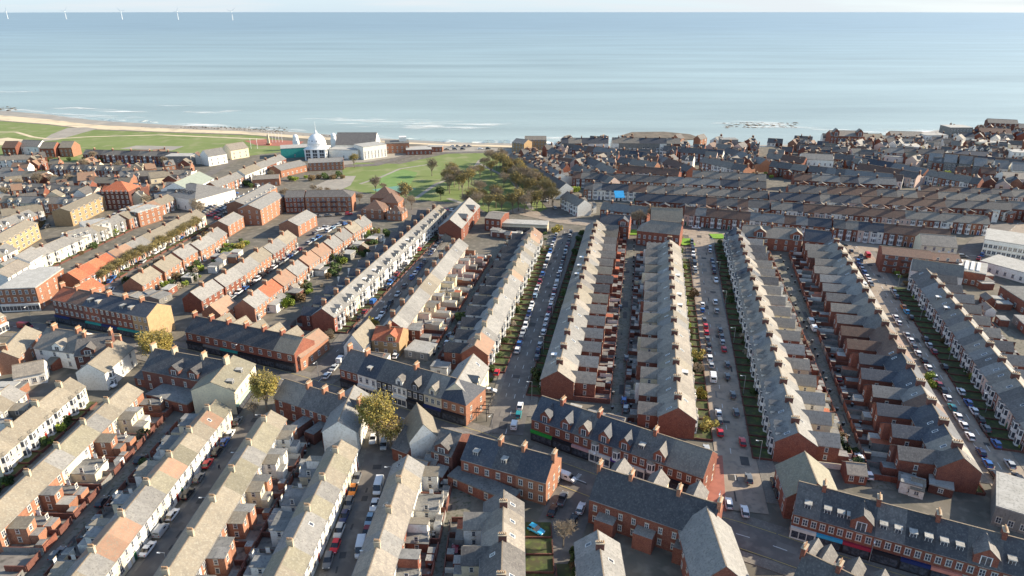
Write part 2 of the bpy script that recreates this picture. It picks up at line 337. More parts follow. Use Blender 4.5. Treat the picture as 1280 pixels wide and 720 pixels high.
def P_sky(D, he, hr, side):                          # rooflight lying on the slope
    def f():
        sl = (hr-he)/(D/2); mb = MB(); y1 = side*D*.30; y2 = side*D*.17; pts = []
        def z(y): return hr+.16-abs(y)*sl+.07
        for k, g, dz in (('frame', .0, 0), ('glass', .1, .006)):
            a, b = y1-side*g, y2+side*g
            mb.poly([(-.45+g, a, z(a)+dz), (.45-g, a, z(a)+dz), (.45-g, b, z(b)+dz), (-.45+g, b, z(b)+dz)][::(1 if side < 0 else -1)], k)
        return mb
    return cached(('skylight', D, he, hr, side), f)
# A recipe is a list of [name, (mb, mesh), loc, rotz, parent_index]
STUFF = MB(); NST = [0]
def place(recipe, loc, rz, name, label, cat, group=None, ov=None, stuff=False):
    if stuff:
        base = Matrix.Translation(loc) @ Matrix.Rotation(rz, 4, 'Z'); mats = []
        for nm, (mb, me), l, r, p in recipe:
            m = (mats[p] if p is not None else base) @ Matrix.Translation(l) @ Matrix.Rotation(r, 4, 'Z'); mats.append(m)
            q = MB(); q.v, q.f, q.m, q.mats = mb.v, mb.f, mb.m, [ov.get(k, k) for k in mb.mats] if ov else mb.mats
            b = len(STUFF.v); STUFF.v += [tuple(m @ Vector(v)) for v in q.v]; STUFF.f += [tuple(b+i for i in f) for f in q.f]
            mm = [STUFF.mi(k) for k in q.mats]; STUFF.m += [mm[i] for i in q.m]
        NST[0] += 1; return None
    root = link(name, None, None, loc, rz); tag(root, label, cat, group); obs = []
    for nm, (mb, me), l, r, p in recipe: obs.append(link(nm, me, obs[p] if p is not None else root, l, r, ov))
    return root
def terrace(w, D, he, hr, side, st):
    """one terraced house; side=+1: its rear wing shares the +x party wall, -1 the other"""
    rc = []; A = rc.append; w = round(w, 3)
    A(['wall', P_wall(w, D, he, hr, 'brick'), (0, 0, 0), 0, None])
    A(['roof', P_roof(w, D, he, hr, 'slate'), (0, 0, 0), 0, None])
    if side > 0 and st.get('chim', True):
        dy = st.get('cdy', 1.7); A(['chimney', P_chim('r', st.get('cdx', .75), dy, 1.25, 4, st.get('ck', 'brickd')), (w/2, st.get('cy', 0), hr), 0, 1])
    ol = st.get('ol', 0); lowk = st.get('okr') == 'flat'
    if ol: ol = round(ol*rnd.uniform(.82, 1.08), 2)
    if lowk and rnd.random() < .3: st = dict(st, oz=2.7, oh=2.9); ol = round(ol*1.4, 2)
    elif lowk and rnd.random() < .25: st = dict(st, oz=4.6, oh=5.3, okr='tan'); 
    if st.get('yl', 0) > ol+3 and rnd.random() < .65:      # later single-storey extension behind the rear wing
        el = round(rnd.uniform(1.6, st['yl']-ol-1.6), 2); ew = round(w*rnd.uniform(.45, .62), 2); kk = rnd.choice(['brick', 'white', 'grey', 'brick']); kr = rnd.choice(['flat', 'flatl', 'flat', 'grey', 'red'])
        A(['extension', P_box('extension', min(0, -side*ew), max(0, -side*ew), D/2+ol-.03, D/2+ol+el, 0, 2.6, kk, kr), (side*(w/2-.14), 0, 0), 0, None])
    if ol:
        ow = round(w*st.get('ow', .52), 3); oz, oh = st.get('oz', 5.0), st.get('oh', 6.4); x = side*w/2
        A(['offshoot', P_offw(ow, D/2-.05, ol, oz, oh, side), (x, 0, 0), 0, None]); i = len(rc)-1
        A(['offshoot_roof', P_offr(ow, D/2-.05, ol, oz, oh, side, st.get('okr', 'slate'), st.get('back', 1.6)), (0, 0, 0), 0, i])
        A(['window', P_window(.9, 1.2, 1), (-side*(ow*.6), D/2+ol-.05, 3.3), math.pi, i])
        for q, z in ((.5, 3.2), (.5, .9)): A(['window', P_window(.9, 1.3, 1), (-side*ow, D/2+ol*q, z), -side*math.pi/2, i])
    if st.get('yl') and rnd.random() < .6:
        yl = st['yl']; A(['outhouse', P_box('outhouse', -.9, .9, -.8, .8, 0, 2.2, 'brick', 'flat'), (-side*(w/2-1.1), D/2+yl-1.0, 0), 0, None])
    A(['window', P_window(1.1, 1.5), (-side*w*.26, D/2, 3.4), math.pi, None]); A(['window', P_window(1.1, 1.5), (-side*w*.26, D/2, .9), math.pi, None])
    b = st.get('bay', 0)
    if b: A(['bay_window', P_bay(2.3, 0, b), (side*w*.18, -D/2, .1), 0, None])
    else: A(['window', P_window(1.5, 1.6), (side*w*.2, -D/2, .9), 0, None])
    if b < 2: A(['window', P_window(1.2, 1.5), (side*w*.2, -D/2, 3.5), 0, None])
    A(['window', P_window(.8, 1.5, 1), (-side*w*.28, -D/2, 3.5), 0, None])
    A(['door', P_door(rnd.choice(['d_red', 'd_blue', 'd_green', 'd_white', 'black'])), (-side*w*.28, -D/2, .05), 0, None])
    g = st.get('gab')
    if g: A(['gable_dormer', P_gablet(2.0, 1.7, 3.0, st.get('gk', 'white')), (side*w*.18, -D/2+.3, he+.5), 0, 1])
    if st.get('sky') and rnd.random() < st['sky']: A(['skylight', P_sky(D, he, hr, rnd.choice([-1, 1])), (rnd.uniform(-1.2, 1.2), 0, 0), 0, 1])
    if st.get('dorm') and rnd.random() < st['dorm']: A(['box_dormer', P_dorm(1.6, 1.0, 2.2), (0, -D/2+1.5, he+1.2), 0, 1])
    return rc
ALLH = []            # every terraced house, sorted by distance later
ROOFN = {'slate': 'dark slate', 'slated': 'near-black slate', 'slateb': 'bluish slate', 'grey': 'pale grey', 'tan': 'tan tiled', 'olive': 'olive-brown tiled', 'orange': 'orange-brown tiled', 'red': 'red tiled', 'brown': 'brown tiled'}
WALLN = {'brick': 'red brick', 'brick2': 'orange brick', 'brickd': 'dark brick', 'brickb': 'buff brick', 'white': 'white', 'cream': 'cream', 'pink': 'pale pink', 'bluer': 'pale blue', 'grey': 'grey rendered'}
def row(name, a, b, hr, he, D, front, st, roofs, walls, yard=0, gard=0, wid=5.2, lane=True, far='near end'):
    P, Q = G(a[0], a[1], hr), G(b[0], b[1], hr); P.z = Q.z = 0; d = Q-P; L = d.length; n = max(1, round(L/wid)); w = L/n; d.normalize()
    ang = math.atan2(d.y, d.x); rz = ang if front == 'R' else ang+math.pi
    st = dict(st); st['yl'] = yard if st.get('outh', True) and yard else 0
    wc = {s: [terrace(w, D, he, hr, s, st) for _ in range(7)] for s in (1, -1)}
    rk = wk = None
    for i in range(n):
        c = P + d*(w*(i+.5)); s = 1 if (i % 2 == 0) == (front == 'R') else -1
        if rk is None or rnd.random() < st.get('chg', .6): rk = rnd.choice(roofs)
        if wk is None or rnd.random() < .8: wk = rnd.choice(walls)
        if i == 0 and st.get('endw'): wk = st['endw']
        ov = {'slate': rk, 'brick': wk}
        if st.get('okr'): ov[st['okr']] = st['okr']
        ALLH.append(dict(rc=wc[s][rnd.randrange(7)], c=c, rz=rz, ov=ov, name=name, i=i, n=n, rk=rk, wk=wk, far=far))
    nr = Vector((d.y, -d.x, 0)); fr = nr if front == 'R' else -nr
    if yard:
        mb = MB(); t = .22; X = lambda s, y: (P+d*s-fr*(D/2+y))
        def wall(p, q, h, k='brick'):
            e = (q-p).normalized(); m = Vector((e.y, -e.x, 0))*t/2
            mb.extr([p+m, q+m, q-m, p-m], (0, 0, h), k, 'brickd' if k != 'white' else 'stone')
        for i in range(n):
            wall(X(w*i+.0, yard), X(w*(i+1)-1.1, yard), 1.75+.25*rnd.random(), rnd.choice(['brick', 'brickd', 'brickd', 'brickd', 'grey']))
        for i in range(n+1): wall(X(w*i+.01, (st.get('ol', 0) if (i % 2 == 1) else 0)+.02), X(w*i+.01, yard-.12), 1.5+.3*rnd.random(), rnd.choice(['brickd', 'brickd', 'grey', 'brick', 'white']))
        o = link('yard_wall', mb.data('yard_wall')); tag(o, 'back yard walls behind '+name, 'wall')
        sheet('yard_ground', [P-fr*(D/2-.5), Q-fr*(D/2-.5), Q-fr*(D/2+yard), P-fr*(D/2+yard)], st.get('yk', 'yard'))
    if gard:
        mb = MB(); X = lambda s, y: (P+d*s+fr*(D/2+y))
        def wall(p, q, h):
            e = (q-p).normalized(); m = Vector((e.y, -e.x, 0))*.11; mb.extr([p+m, q+m, q-m, p-m], (0, 0, h), st.get('gwk', 'brickd'), 'brickd')
        for i in range(n):
            wall(X(w*i, gard), X(w*(i+1)-1.0, gard), .8); wall(X(w*i+.01, .1), X(w*i+.01, gard-.12), .7)
        o = link('garden_wall', mb.data('garden_wall')); tag(o, 'low front garden walls along '+name, 'wall')
        sheet('front_gardens', [P+fr*(D/2-.3), Q+fr*(D/2-.3), Q+fr*(D/2+gard), P+fr*(D/2+gard)], 'garden')
    return P, Q, d, fr, w, n
# ================================================================== SETTING
sheet('sea', [(-45000, 300), (45000, 300), (45000, 90000), (-45000, 90000)], 'wsand', -1.6)
shore = [(-900, 132), (-400, 131), (0, 136.5), (60, 141.5), (110, 148), (160, 151.5), (200, 154), (300, 158.5), (400, 166), (500, 173), (580, 177), (660, 178), (720, 181), (800, 182), (880, 180), (960, 180), (1040, 178), (1080, 171), (1180, 161), (1280, 158), (1500, 154), (2200, 148)]
inner = [(-900, 142), (-400, 147), (0, 150.5), (60, 155), (110, 161), (160, 163), (200, 164.5), (300, 167.5), (380, 173), (470, 178), (560, 182), (640, 184), (720, 186), (800, 186), (880, 184), (960, 184), (1040, 183), (1080, 176), (1180, 166), (1280, 163), (1500, 159), (2200, 153)]
def widen(pl): return px(pl)
si, ss = px(inner), [Vector((p.x, p.y, -1.75)) for p in px(shore)]
mb = MB(); mb.poly([(-1500, -120, 0), (1500, -120, 0), (1500, si[-1].y, 0)] + [(p.x, p.y, 0) for p in si[::-1]] + [(-1500, si[0].y, 0)], 'ground')
o = link('ground', mb.data('ground')); o['kind'] = 'structure'
mb = MB()
for i in range(len(si)-1): mb.poly([si[i], si[i+1], ss[i+1], ss[i]], 'sand')
o = link('beach', mb.data('beach')); o['kind'] = 'structure'
# wet sand just above the water, foam lines, rocks
mb = MB()
for i in range(len(si)-1):
    a, b = si[i].lerp(ss[i], .5)+Vector((0, 0, .02)), si[i+1].lerp(ss[i+1], .5)+Vector((0, 0, .02)); mb.poly([a, b, ss[i+1]+Vector((0, 6, .03)), ss[i]+Vector((0, 6, .03))], 'wsand')
o = link('wet_sand', mb.data('wet_sand')); o['kind'] = 'structure'
# sea material
m = bpy.data.materials.new('sea_water'); m.use_nodes = True; n, l = m.node_tree.nodes, m.node_tree.links; b = n['Principled BSDF']
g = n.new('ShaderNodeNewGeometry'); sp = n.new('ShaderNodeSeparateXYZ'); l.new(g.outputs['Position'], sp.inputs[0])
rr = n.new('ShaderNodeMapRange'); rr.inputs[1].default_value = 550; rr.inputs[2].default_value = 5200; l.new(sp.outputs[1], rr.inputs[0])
cr = n.new('ShaderNodeValToRGB'); e = cr.color_ramp.elements; e[0].color = (.285, .34, .32, 1); e[1].color = (.17, .245, .29, 1)  # inshore to offshore water tone; far stops carry painted haze and grazing reflection
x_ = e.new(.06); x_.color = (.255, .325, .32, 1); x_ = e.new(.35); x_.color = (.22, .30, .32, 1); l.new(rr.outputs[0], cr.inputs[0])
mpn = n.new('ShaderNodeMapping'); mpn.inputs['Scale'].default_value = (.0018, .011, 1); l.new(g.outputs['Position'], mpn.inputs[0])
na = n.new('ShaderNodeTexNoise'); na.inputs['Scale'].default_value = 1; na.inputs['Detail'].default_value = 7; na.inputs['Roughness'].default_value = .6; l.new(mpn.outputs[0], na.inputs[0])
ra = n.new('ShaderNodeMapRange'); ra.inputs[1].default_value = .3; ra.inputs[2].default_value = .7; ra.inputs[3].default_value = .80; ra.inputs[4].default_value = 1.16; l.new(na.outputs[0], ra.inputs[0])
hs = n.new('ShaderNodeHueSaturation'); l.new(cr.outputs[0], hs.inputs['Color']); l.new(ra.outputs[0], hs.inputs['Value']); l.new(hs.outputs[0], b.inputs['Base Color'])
b.inputs['Roughness'].default_value = .42; b.inputs['Specular IOR Level'].default_value = .45
mp2 = n.new('ShaderNodeMapping'); mp2.inputs['Scale'].default_value = (.05, .16, 1); l.new(g.outputs['Position'], mp2.inputs[0])
nb = n.new('ShaderNodeTexNoise'); nb.inputs['Scale'].default_value = 1; nb.inputs['Detail'].default_value = 8; nb.inputs['Roughness'].default_value = .65; l.new(mp2.outputs[0], nb.inputs[0])
bu = n.new('ShaderNodeBump'); bu.inputs['Strength'].default_value = .6; bu.inputs['Distance'].default_value = 1.0; l.new(nb.outputs[0], bu.inputs['Height']); l.new(bu.outputs[0], b.inputs['Normal'])
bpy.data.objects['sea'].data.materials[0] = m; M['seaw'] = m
# foam: broken white surf, alpha by noise
m = bpy.data.materials.new('sea_foam'); m.use_nodes = True; n, l = m.node_tree.nodes, m.node_tree.links; b = n['Principled BSDF']
b.inputs['Base Color'].default_value = (.8, .82, .8, 1); b.inputs['Roughness'].default_value = .8
g = n.new('ShaderNodeNewGeometry'); mpn = n.new('ShaderNodeMapping'); mpn.inputs['Scale'].default_value = (.02, .09, 1); l.new(g.outputs['Position'], mpn.inputs[0])
na = n.new('ShaderNodeTexNoise'); na.inputs['Scale'].default_value = 1; na.inputs['Detail'].default_value = 9; na.inputs['Roughness'].default_value = .68; l.new(mpn.outputs[0], na.inputs[0])
ra = n.new('ShaderNodeMapRange'); ra.inputs[1].default_value = .46; ra.inputs[2].default_value = .62; ra.inputs[3].default_value = 0; ra.inputs[4].default_value = .85; l.new(na.outputs[0], ra.inputs[0])
tcx = n.new('ShaderNodeAttribute'); tcx.attribute_name = 'edge'; mu = n.new('ShaderNodeMath'); mu.operation = 'MULTIPLY'; l.new(ra.outputs[0], mu.inputs[0]); l.new(tcx.outputs['Fac'], mu.inputs[1]); l.new(mu.outputs[0], b.inputs['Alpha'])
M['foam'] = m
def foam(pts, w, name='breaking_wave'):
    P_ = px(pts); fine = []
    for i in range(len(P_)-1):
        for q in range(6): fine.append(P_[i].lerp(P_[i+1], q/6))
    fine.append(P_[-1]); nrow = 5; mb = MB(); att = []
    for i, p in enumerate(fine):
        e = math.sin(math.pi*i/(len(fine)-1))**.6
        for j in range(nrow+1):
            t = j/nrow*2-1; wv = w*(1+.4*math.sin(i*1.7)); mb.v.append((p.x+3*math.sin(i*2.1), p.y+t*wv*e, -1.6+.35*(1-t*t)+.02)); att.append((1-t*t)*e)
    for i in range(len(fine)-1):
        for j in range(nrow):
            a = i*(nrow+1)+j; mb.f.append((a, a+nrow+1, a+nrow+2, a+1)); mb.m.append(mb.mi('foam'))
    me = mb.data(name, True); at = me.attributes.new('edge', 'FLOAT', 'POINT'); at.data.foreach_set('value', att)
    o = link(name, me); o['kind'] = 'structure'
foam([(-60, 114), (60, 113)], 9); foam([(40, 134), (100, 134), (160, 137)], 12); foam([(120, 138), (160, 138), (200, 139)], 8); foam([(225, 138), (262, 139), (310, 136)], 12); foam([(185, 130), (250, 131)], 6)
foam([(360, 146), (440, 148), (520, 150), (600, 154), (650, 153)], 18); foam([(380, 151), (480, 153), (600, 158)], 22); foam([(60, 141), (130, 144), (200, 147)], 16); foam([(640, 169), (720, 172), (790, 170)], 10); foam([(460, 156), (540, 157), (620, 158)], 15)
foam([(885, 153), (940, 152), (1000, 154)], 20); foam([(1000, 159), (1080, 163), (1160, 160)], 12); foam([(895, 157), (960, 157), (1040, 158)], 8); foam([(700, 175), (760, 177), (850, 172)], 6)
for i in range(len(shore)-1):
    if -400 <= shore[i][0] < 1180: foam([(shore[i][0], shore[i][1]-1.3), ((shore[i][0]+shore[i+1][0])/2, (shore[i][1]+shore[i+1][1])/2-1.8), (shore[i+1][0], shore[i+1][1]-1.2)], 15, 'surf')
def rocks(x0, x1, v0, v1, n, s, z=-1.6):
    mb = MB()
    for _ in range(n):
        p = G(rnd.uniform(x0, x1), rnd.uniform(v0, v1)); r = rnd.uniform(.4, 1)*s; k = 6; zz = r*rnd.uniform(.15, .4)
        mb.rings([[(p.x+r*f*rnd.uniform(.7, 1.2)*math.cos(a*math.pi/3)*1.6, p.y+r*f*rnd.uniform(.7, 1.2)*math.sin(a*math.pi/3), z-.3+q*zz) for a in range(k)] for f, q in ((1, 0), (.7, 1.3), (.3, 1.9))], 'rock')
    o = link('rocks', mb.data('rocks')); tag(o, None, None, None, 'stuff'); return o
tag(rocks(905, 1000, 151, 158, 260, 2.0, -1.9), 'dark rocks awash in surf off the right-hand shore', 'rocks')
tag(rocks(-60, 20, 132, 137, 160, 2.4, -1.9), 'dark rocks at the water edge far left', 'rocks')
tag(rocks(100, 360, 157, 166, 500, .9, -1.0), 'stones scattered along the left beach', 'rocks')
tag(rocks(360, 470, 167, 174, 350, .9, -1.0), 'stones scattered on the beach by the white dome', 'rocks')
psheet('rock_shelf', [(775, 168), (790, 163.5), (830, 163), (862, 166), (880, 172), (800, 176)], 'rock', -1.2)
# --- grass links on the left
psheet('grass', [(-900, 146), (-300, 147), (0, 151.5), (60, 156), (108, 162), (200, 165.5), (320, 169.5), (360, 176), (352, 190), (300, 196), (200, 200), (0, 205), (-900, 230)], 'grass')
psheet('sand_path', [(64, 168), (84, 160), (108, 159), (122, 161), (100, 167), (72, 175), (50, 177)], 'yard2')
strip('sand_path', px([(-20, 165), (20, 165), (40, 171), (62, 174), (110, 171), (200, 168.5), (330, 174)]), -2, 2, 'sand')
strip('path', px([(0, 176), (40, 178), (80, 180)]), -5, 5, 'pave'); psheet('plaza', [(305, 176), (330, 174), (380, 177), (372, 183), (322, 182)], 'redpave')
psheet('dry_grass', [(150, 186), (170, 182), (230, 183), (215, 188)], 'wsand')
psheet('dry_grass', [(-40, 176), (10, 172), (40, 176), (10, 181), (-40, 183)], 'sand')
# --- promenade and sea-front road on the right of the dome
psheet('promenade', [(470, 186), (540, 181), (640, 186), (650, 193), (560, 191), (500, 196), (440, 205), (400, 210)], 'yard2')
psheet('car_park', [(246, 272), (290, 238), (322, 244), (276, 284)], 'asphalt')
psheet('car_park', [(495, 262), (550, 258), (585, 262), (585, 272), (530, 272)], 'asphalt')
psheet('car_park', [(360, 298), (385, 268), (440, 262), (450, 272), (395, 292)], 'asphalt')
# --- park
psheet('park_lawn', [(428, 212), (445, 203), (500, 205), (560, 192), (610, 190), (632, 196), (655, 215), (690, 250), (692, 264), (610, 266), (585, 254), (520, 250), (450, 240), (430, 236)], 'grass')
psheet('playground', [(478, 218), (505, 212), (522, 216), (512, 232), (490, 238), (472, 232)], 'turf')
psheet('playground', [(465, 237), (500, 232), (520, 236), (510, 241), (480, 243)], 'playg')
strip('path', px([(450, 230), (475, 222), (500, 211), (540, 205)]), -1.2, 1.2, 'yard2'); strip('path', px([(520, 248), (545, 230), (590, 215), (600, 200)]), -1.5, 1.5, 'yard2')
strip('path', px([(560, 248), (600, 262)]), -1.5, 1.5, 'yard2'); strip('path', px([(600, 205), (640, 225), (665, 262)]), -1.5, 1.5, 'yard2')
psheet('paved_court', [(395, 232), (420, 220), (445, 220), (438, 232), (420, 240), (400, 240)], 'yard2')
# --- roads: centre lines in world space
def road(pl, hw, k='asphalt', name='road'): p = px(pl); strip(name, p, -hw, hw, k); return p
ST1 = px([(632, 543), (645, 490), (663, 430), (683, 362), (701, 305), (707, 286)])
ST2 = px([(932, 640), (917, 560), (905, 497), (897, 440), (886, 375), (876, 310), (873, 294)])
ST3 = px([(1310, 668), (1255, 592), (1207, 518), (1170, 462), (1146, 425), (1108, 368), (1084, 330), (1070, 308)])
STA = px([(398, 478), (437, 432), (472, 387), (505, 348), (545, 300), (570, 277), (585, 264)])
SL34 = px([(150, 770), (205, 698), (262, 620), (300, 562), (326, 518)])
SL56 = px([(425, 760), (440, 690), (458, 640), (473, 590), (482, 545)])
SL12 = px([(-70, 700), (0, 632), (60, 577), (115, 520)])
LCD = px([(772, 560), (777, 510), (780, 410), (784, 340), (786, 300)])
LEF = px([(1106, 612), (1075, 560), (1047, 492), (1020, 420), (992, 365), (968, 320)])
LBC = px([(528, 455), (560, 410), (588, 374), (615, 325), (636, 292)])
L23 = px([(20, 760), (82, 690), (140, 618), (188, 562), (215, 530)])
L45 = px([(270, 760), (308, 685), (340, 625), (360, 590), (378, 558)])
L67 = px([(557, 740), (560, 690), (566, 640), (572, 600)])
MAIN = px([(-30, 405), (60, 412), (170, 432), (235, 447), (330, 468), (420, 494), (500, 522), (590, 550), (700, 592), (850, 648), (935, 672), (1060, 716), (1160, 748), (1300, 790)])
FARX = px([(640, 262), (700, 275), (770, 283), (870, 291), (960, 298), (1060, 306), (1160, 318), (1222, 320), (1262, 290), (1290, 262)])
SIDE = px([(690, 720), (697, 668), (715, 625), (735, 606)])
for p, hw, k, nm in ((L23, 2.2, 'lane', 'back_lane'), (L45, 2.3, 'lane', 'back_lane'), (L67, 4.0, 'lane', 'back_lane'), (LCD, 3.0, 'lane', 'back_lane'), (LEF, 2.7, 'lane', 'back_lane'), (LBC, 2.4, 'lane', 'back_lane'), (px([(1230, 395), (1280, 445)]), 4, 'lane', 'back_lane'),
                     (SIDE, 5.5, 'asphalt', 'road'), (FARX, 6.0, 'conc', 'road'), (ST1, 4.9, 'asphalt', 'road'), (ST2, 5.3, 'conc', 'road'), (ST3, 5.3, 'conc', 'road'), (STA, 4.8, 'asphalt', 'road'), (SL34, 3.8, 'asphalt', 'road'), (SL56, 4.4, 'asphalt', 'road'), (SL12, 2.5, 'asphalt', 'road'),
                     (px([(405, 470), (380, 510), (340, 515)]), 4, 'asphalt', 'road'), (px([(235, 447), (215, 480), (190, 500)]), 3, 'asphalt', 'road'),
                     (px([(240, 425), (262, 388), (300, 362), (335, 337), (378, 307), (425, 278), (470, 258)]), 3.6, 'asphalt', 'road'), (px([(105, 400), (135, 358), (180, 322), (215, 302), (262, 272)]), 4, 'asphalt', 'road'),
                     (px([(0, 350), (50, 322), (140, 275), (250, 225), (300, 195)]), 4, 'asphalt', 'road'), (px([(700, 268), (670, 235), (640, 205), (610, 190), (520, 192), (470, 206), (350, 212)]), 4.5, 'asphalt', 'road'), (px([(1200, 330), (1230, 300), (1275, 265)]), 5, 'asphalt', 'road')):
    strip(nm, p, -hw, hw, k)
p = MAIN; strip('road', p, -4.6, 4.6, 'asphalt')
o_ = G(703, 267)
strip('roundabout_road', [o_+Vector((math.cos(a)*9, math.sin(a)*9, 0)) for a in [i*math.pi/8 for i in range(17)]], -4, 4, 'asphalt')
def mid(p, t):                                   # point and direction along a polyline at fraction t
    Ls = [(p[i+1]-p[i]).length for i in range(len(p)-1)]; s = t*sum(Ls)
    for i, L in enumerate(Ls):
        if s <= L or i == len(Ls)-1: return p[i].lerp(p[i+1], s/L), (p[i+1]-p[i]).normalized()
        s -= L
def plen(p): return sum((p[i+1]-p[i]).length for i in range(len(p)-1))
def sub(p, a, b, n=8): return [mid(p, a+(b-a)*i/n)[0] for i in range(n+1)]
for p, hw, w_, a, b in ((ST1, 4.9, 2.2, .05, .97), (ST2, 5.3, 2.2, .2, .97), (ST3, 5.3, 2.2, .08, .97), (STA, 4.8, 2, .12, .97), (SL34, 3.8, 1.3, .0, .93), (SL56, 4.4, 1.5, 0, .9)):
    for s in (-1, 1): curb(sub(p, a, b), s*hw, s*(hw+w_))
curb(sub(ST2, .02, .17, 3), 5.4, 9.5)
for a, b, s in ((.00, .14, 1), (.165, .285, 1), (.31, .52, 1), (.535, .70, 1), (.73, .98, 1), (.18, .285, -1), (.34, .455, -1), (.49, .625, -1), (.665, .98, -1)): curb(sub(MAIN, a, b, 6), s*4.6, s*7.6)
sheet('red_paving', [G(868, 570), G(903, 570), G(908, 640), G(880, 640)], 'redpave')
mb = MB(); ZL[0] += .004
for pl, hw, n_ in ((ST1, 4, 26), (ST2, 4.5, 26), (ST3, 4.5, 26), (STA, 4, 18), (SL34, 3.2, 14), (SL56, 3.6, 14), (MAIN, 4, 34), (LCD, 2, 14), (LEF, 1.8, 14), (L67, 3, 8), (L23, 1.6, 8), (L45, 1.6, 8)):
    for i in range(n_):                                   # trench reinstatements and resurfaced patches, side by side, never overlapping
        t = (i+rnd.uniform(.1, .5))/n_; c, d = mid(pl, t); nn = Vector((d.y, -d.x, 0)); L_ = min(rnd.uniform(1.2, 9), plen(pl)/n_*.45); w_ = rnd.choice([.4, .5, 1.4, 2.2]); o_s = rnd.uniform(-hw+w_, hw-w_)
        q = [c+nn*(o_s-w_/2), c+nn*(o_s+w_/2), c+nn*(o_s+w_/2)+d*L_, c+nn*(o_s-w_/2)+d*L_]; mb.poly([(v.x, v.y, ZL[0]) for v in q], rnd.choice(['patchd', 'patchd', 'patchl']))
o = link('road_patches', mb.data('road_patches')); o['kind'] = 'structure'
mb = MB(); z = ZL[0]+.006
def dashes(p, off, L, gap, w, k='line', a=0., b=1.):
    T = plen(p); s = a*T
    while s+L < b*T:
        c, d = mid(p, s/T); e, _ = mid(p, (s+L)/T); nn = Vector((d.y, -d.x, 0)); q = [c+nn*(off-w), c+nn*(off+w), e+nn*(off+w), e+nn*(off-w)]; mb.poly([(v.x, v.y, z) for v in q], k); s += L+gap
dashes(MAIN, 0, 3, 5, .09); dashes(ST1, 0, 2.5, 7, .08); dashes(ST3, 0, 3, 5, .08); dashes(STA, 0, 3, 5, .08); dashes(ST2, -1.0, 2.5, 9, .07); dashes(FARX, 0, 3, 5, .09)
dashes(MAIN, 4.3, 8, 0.01, .07, 'yline'); dashes(MAIN, -4.3, 8, 0.01, .07, 'yline')
for p, off in ((ST1, 2.7), (ST1, -2.7), (STA, 2.6), (STA, -2.6), (ST3, 3.1), (ST3, -3.1)): dashes(p, off, 2, 4, .05, 'line', .1, .95)
for k in range(9): dashes(MAIN, -.2+k*.5-2, 1.0, 400, .11, 'line', .712)
o = link('road_markings', mb.data('road_markings')); o['kind'] = 'structure'
# ================================================================== TERRACES
gabled = dict(dorm=.07, ol=6.2, oz=5.0, oh=7.3, ow=.53, back=2.0, sky=.3)
low = dict(chg=.85, ol=4.2, oz=4.9, oh=5.1, okr='flat', back=.02, ow=.55, chim=True, ck='stone', cdx=.6, cdy=1.3)
LT = ['tan', 'olive', 'tan', 'orange', 'grey', 'olive', 'tan']; LW = ['white', 'cream', 'white', 'brick2', 'white', 'pink']
row('the far-left white terrace with bays', (-45, 577), (88, 472), 8.4, 5.6, 7.6, 'R', dict(bay=2, ck='stone', chg=.4), ['tan', 'grey', 'tan'], ['white', 'white', 'cream'], 0, 3.0)
row('the terrace at the left edge above it', (-90, 560), (12, 481), 8.4, 5.6, 7.6, 'L', dict(low), ['tan', 'grey'], ['white', 'grey'], 5.5, 0)
row('the terrace left of the bottom-left back lane', (-80, 700), (160, 479), 8.2, 5.6, 7.6, 'L', dict(low), LT+['grey'], ['brick2', 'white', 'brick2', 'cream'], 9.0, 2.5)
row('the terrace left of the lower-left parked street', (50, 770), (270, 500), 8.2, 5.6, 7.6, 'R', dict(low, sky=.3), LT, ['white', 'white', 'cream', 'cream'], 8.0, 0)
row('the terrace right of the lower-left parked street', (190, 745), (339, 513), 8.2, 5.6, 7.6, 'L', dict(low), LT, ['white', 'cream', 'brick2', 'white'], 7.0, 0)
row('the terrace left of the bottom-centre van street', (325, 760), (427, 550), 8.2, 5.6, 7.6, 'R', dict(low, sky=.3), ['tan', 'olive', 'grey', 'tan', 'orange'], ['white', 'cream', 'bluer', 'white', 'white'], 7.5, 0)
row('the terrace right of the bottom-centre van street', (446, 760), (510, 569), 8.4, 5.6, 7.6, 'L', dict(low, sky=.5, oz=5.2, oh=5.4), ['grey', 'slate', 'slated', 'tan', 'slate'], ['brick', 'white', 'brickd'], 7.0, 0)
row('the slate terrace right of the bottom-centre back lane', (626, 750), (630, 613), 9.2, 6.0, 8.6, 'R', dict(gabled, ol=4.5, sky=.8), ['slate', 'slated', 'slated'], ['brick', 'white', 'cream'], 8.0, 6.5)
row('the short terrace with big rooflights at bottom centre', (760, 760), (747, 663), 9.4, 6.2, 9.0, 'L', dict(ol=0, dorm=.0, sky=1), ['slate', 'grey'], ['white', 'brick'], 0, 4)
GR = ['slate', 'slate', 'grey', 'slated', 'tan']
row('the long white gabled terrace left of centre', (402, 386), (549, 256), 9.4, 6.2, 8.8, 'R', dict(gabled, bay=2, gab=1, chg=.25, ck='brick2', cy=1.6, okr='slateb', endw='brick'), ['grey', 'grey', 'grey', 'grey', 'grey', 'tan'], ['white', 'white', 'white', 'cream'], 9, 4.5)  # okr: darker slate paints shade onto the left-facing rear wing roofs
row('the grey-roofed terrace facing the long white one', (490, 401), (574, 298), 9.2, 6.0, 8.6, 'L', dict(gabled, endw='brick', ol=4.6, okr='flat', back=.02, oz=4.9, oh=5.1, chg=.45, ck='brick2', cy=-1.6), ['grey', 'grey', 'grey', 'grey', 'grey', 'orange', 'tan'], ['cream', 'brick2', 'pink', 'cream'], 11.5, 2.5)
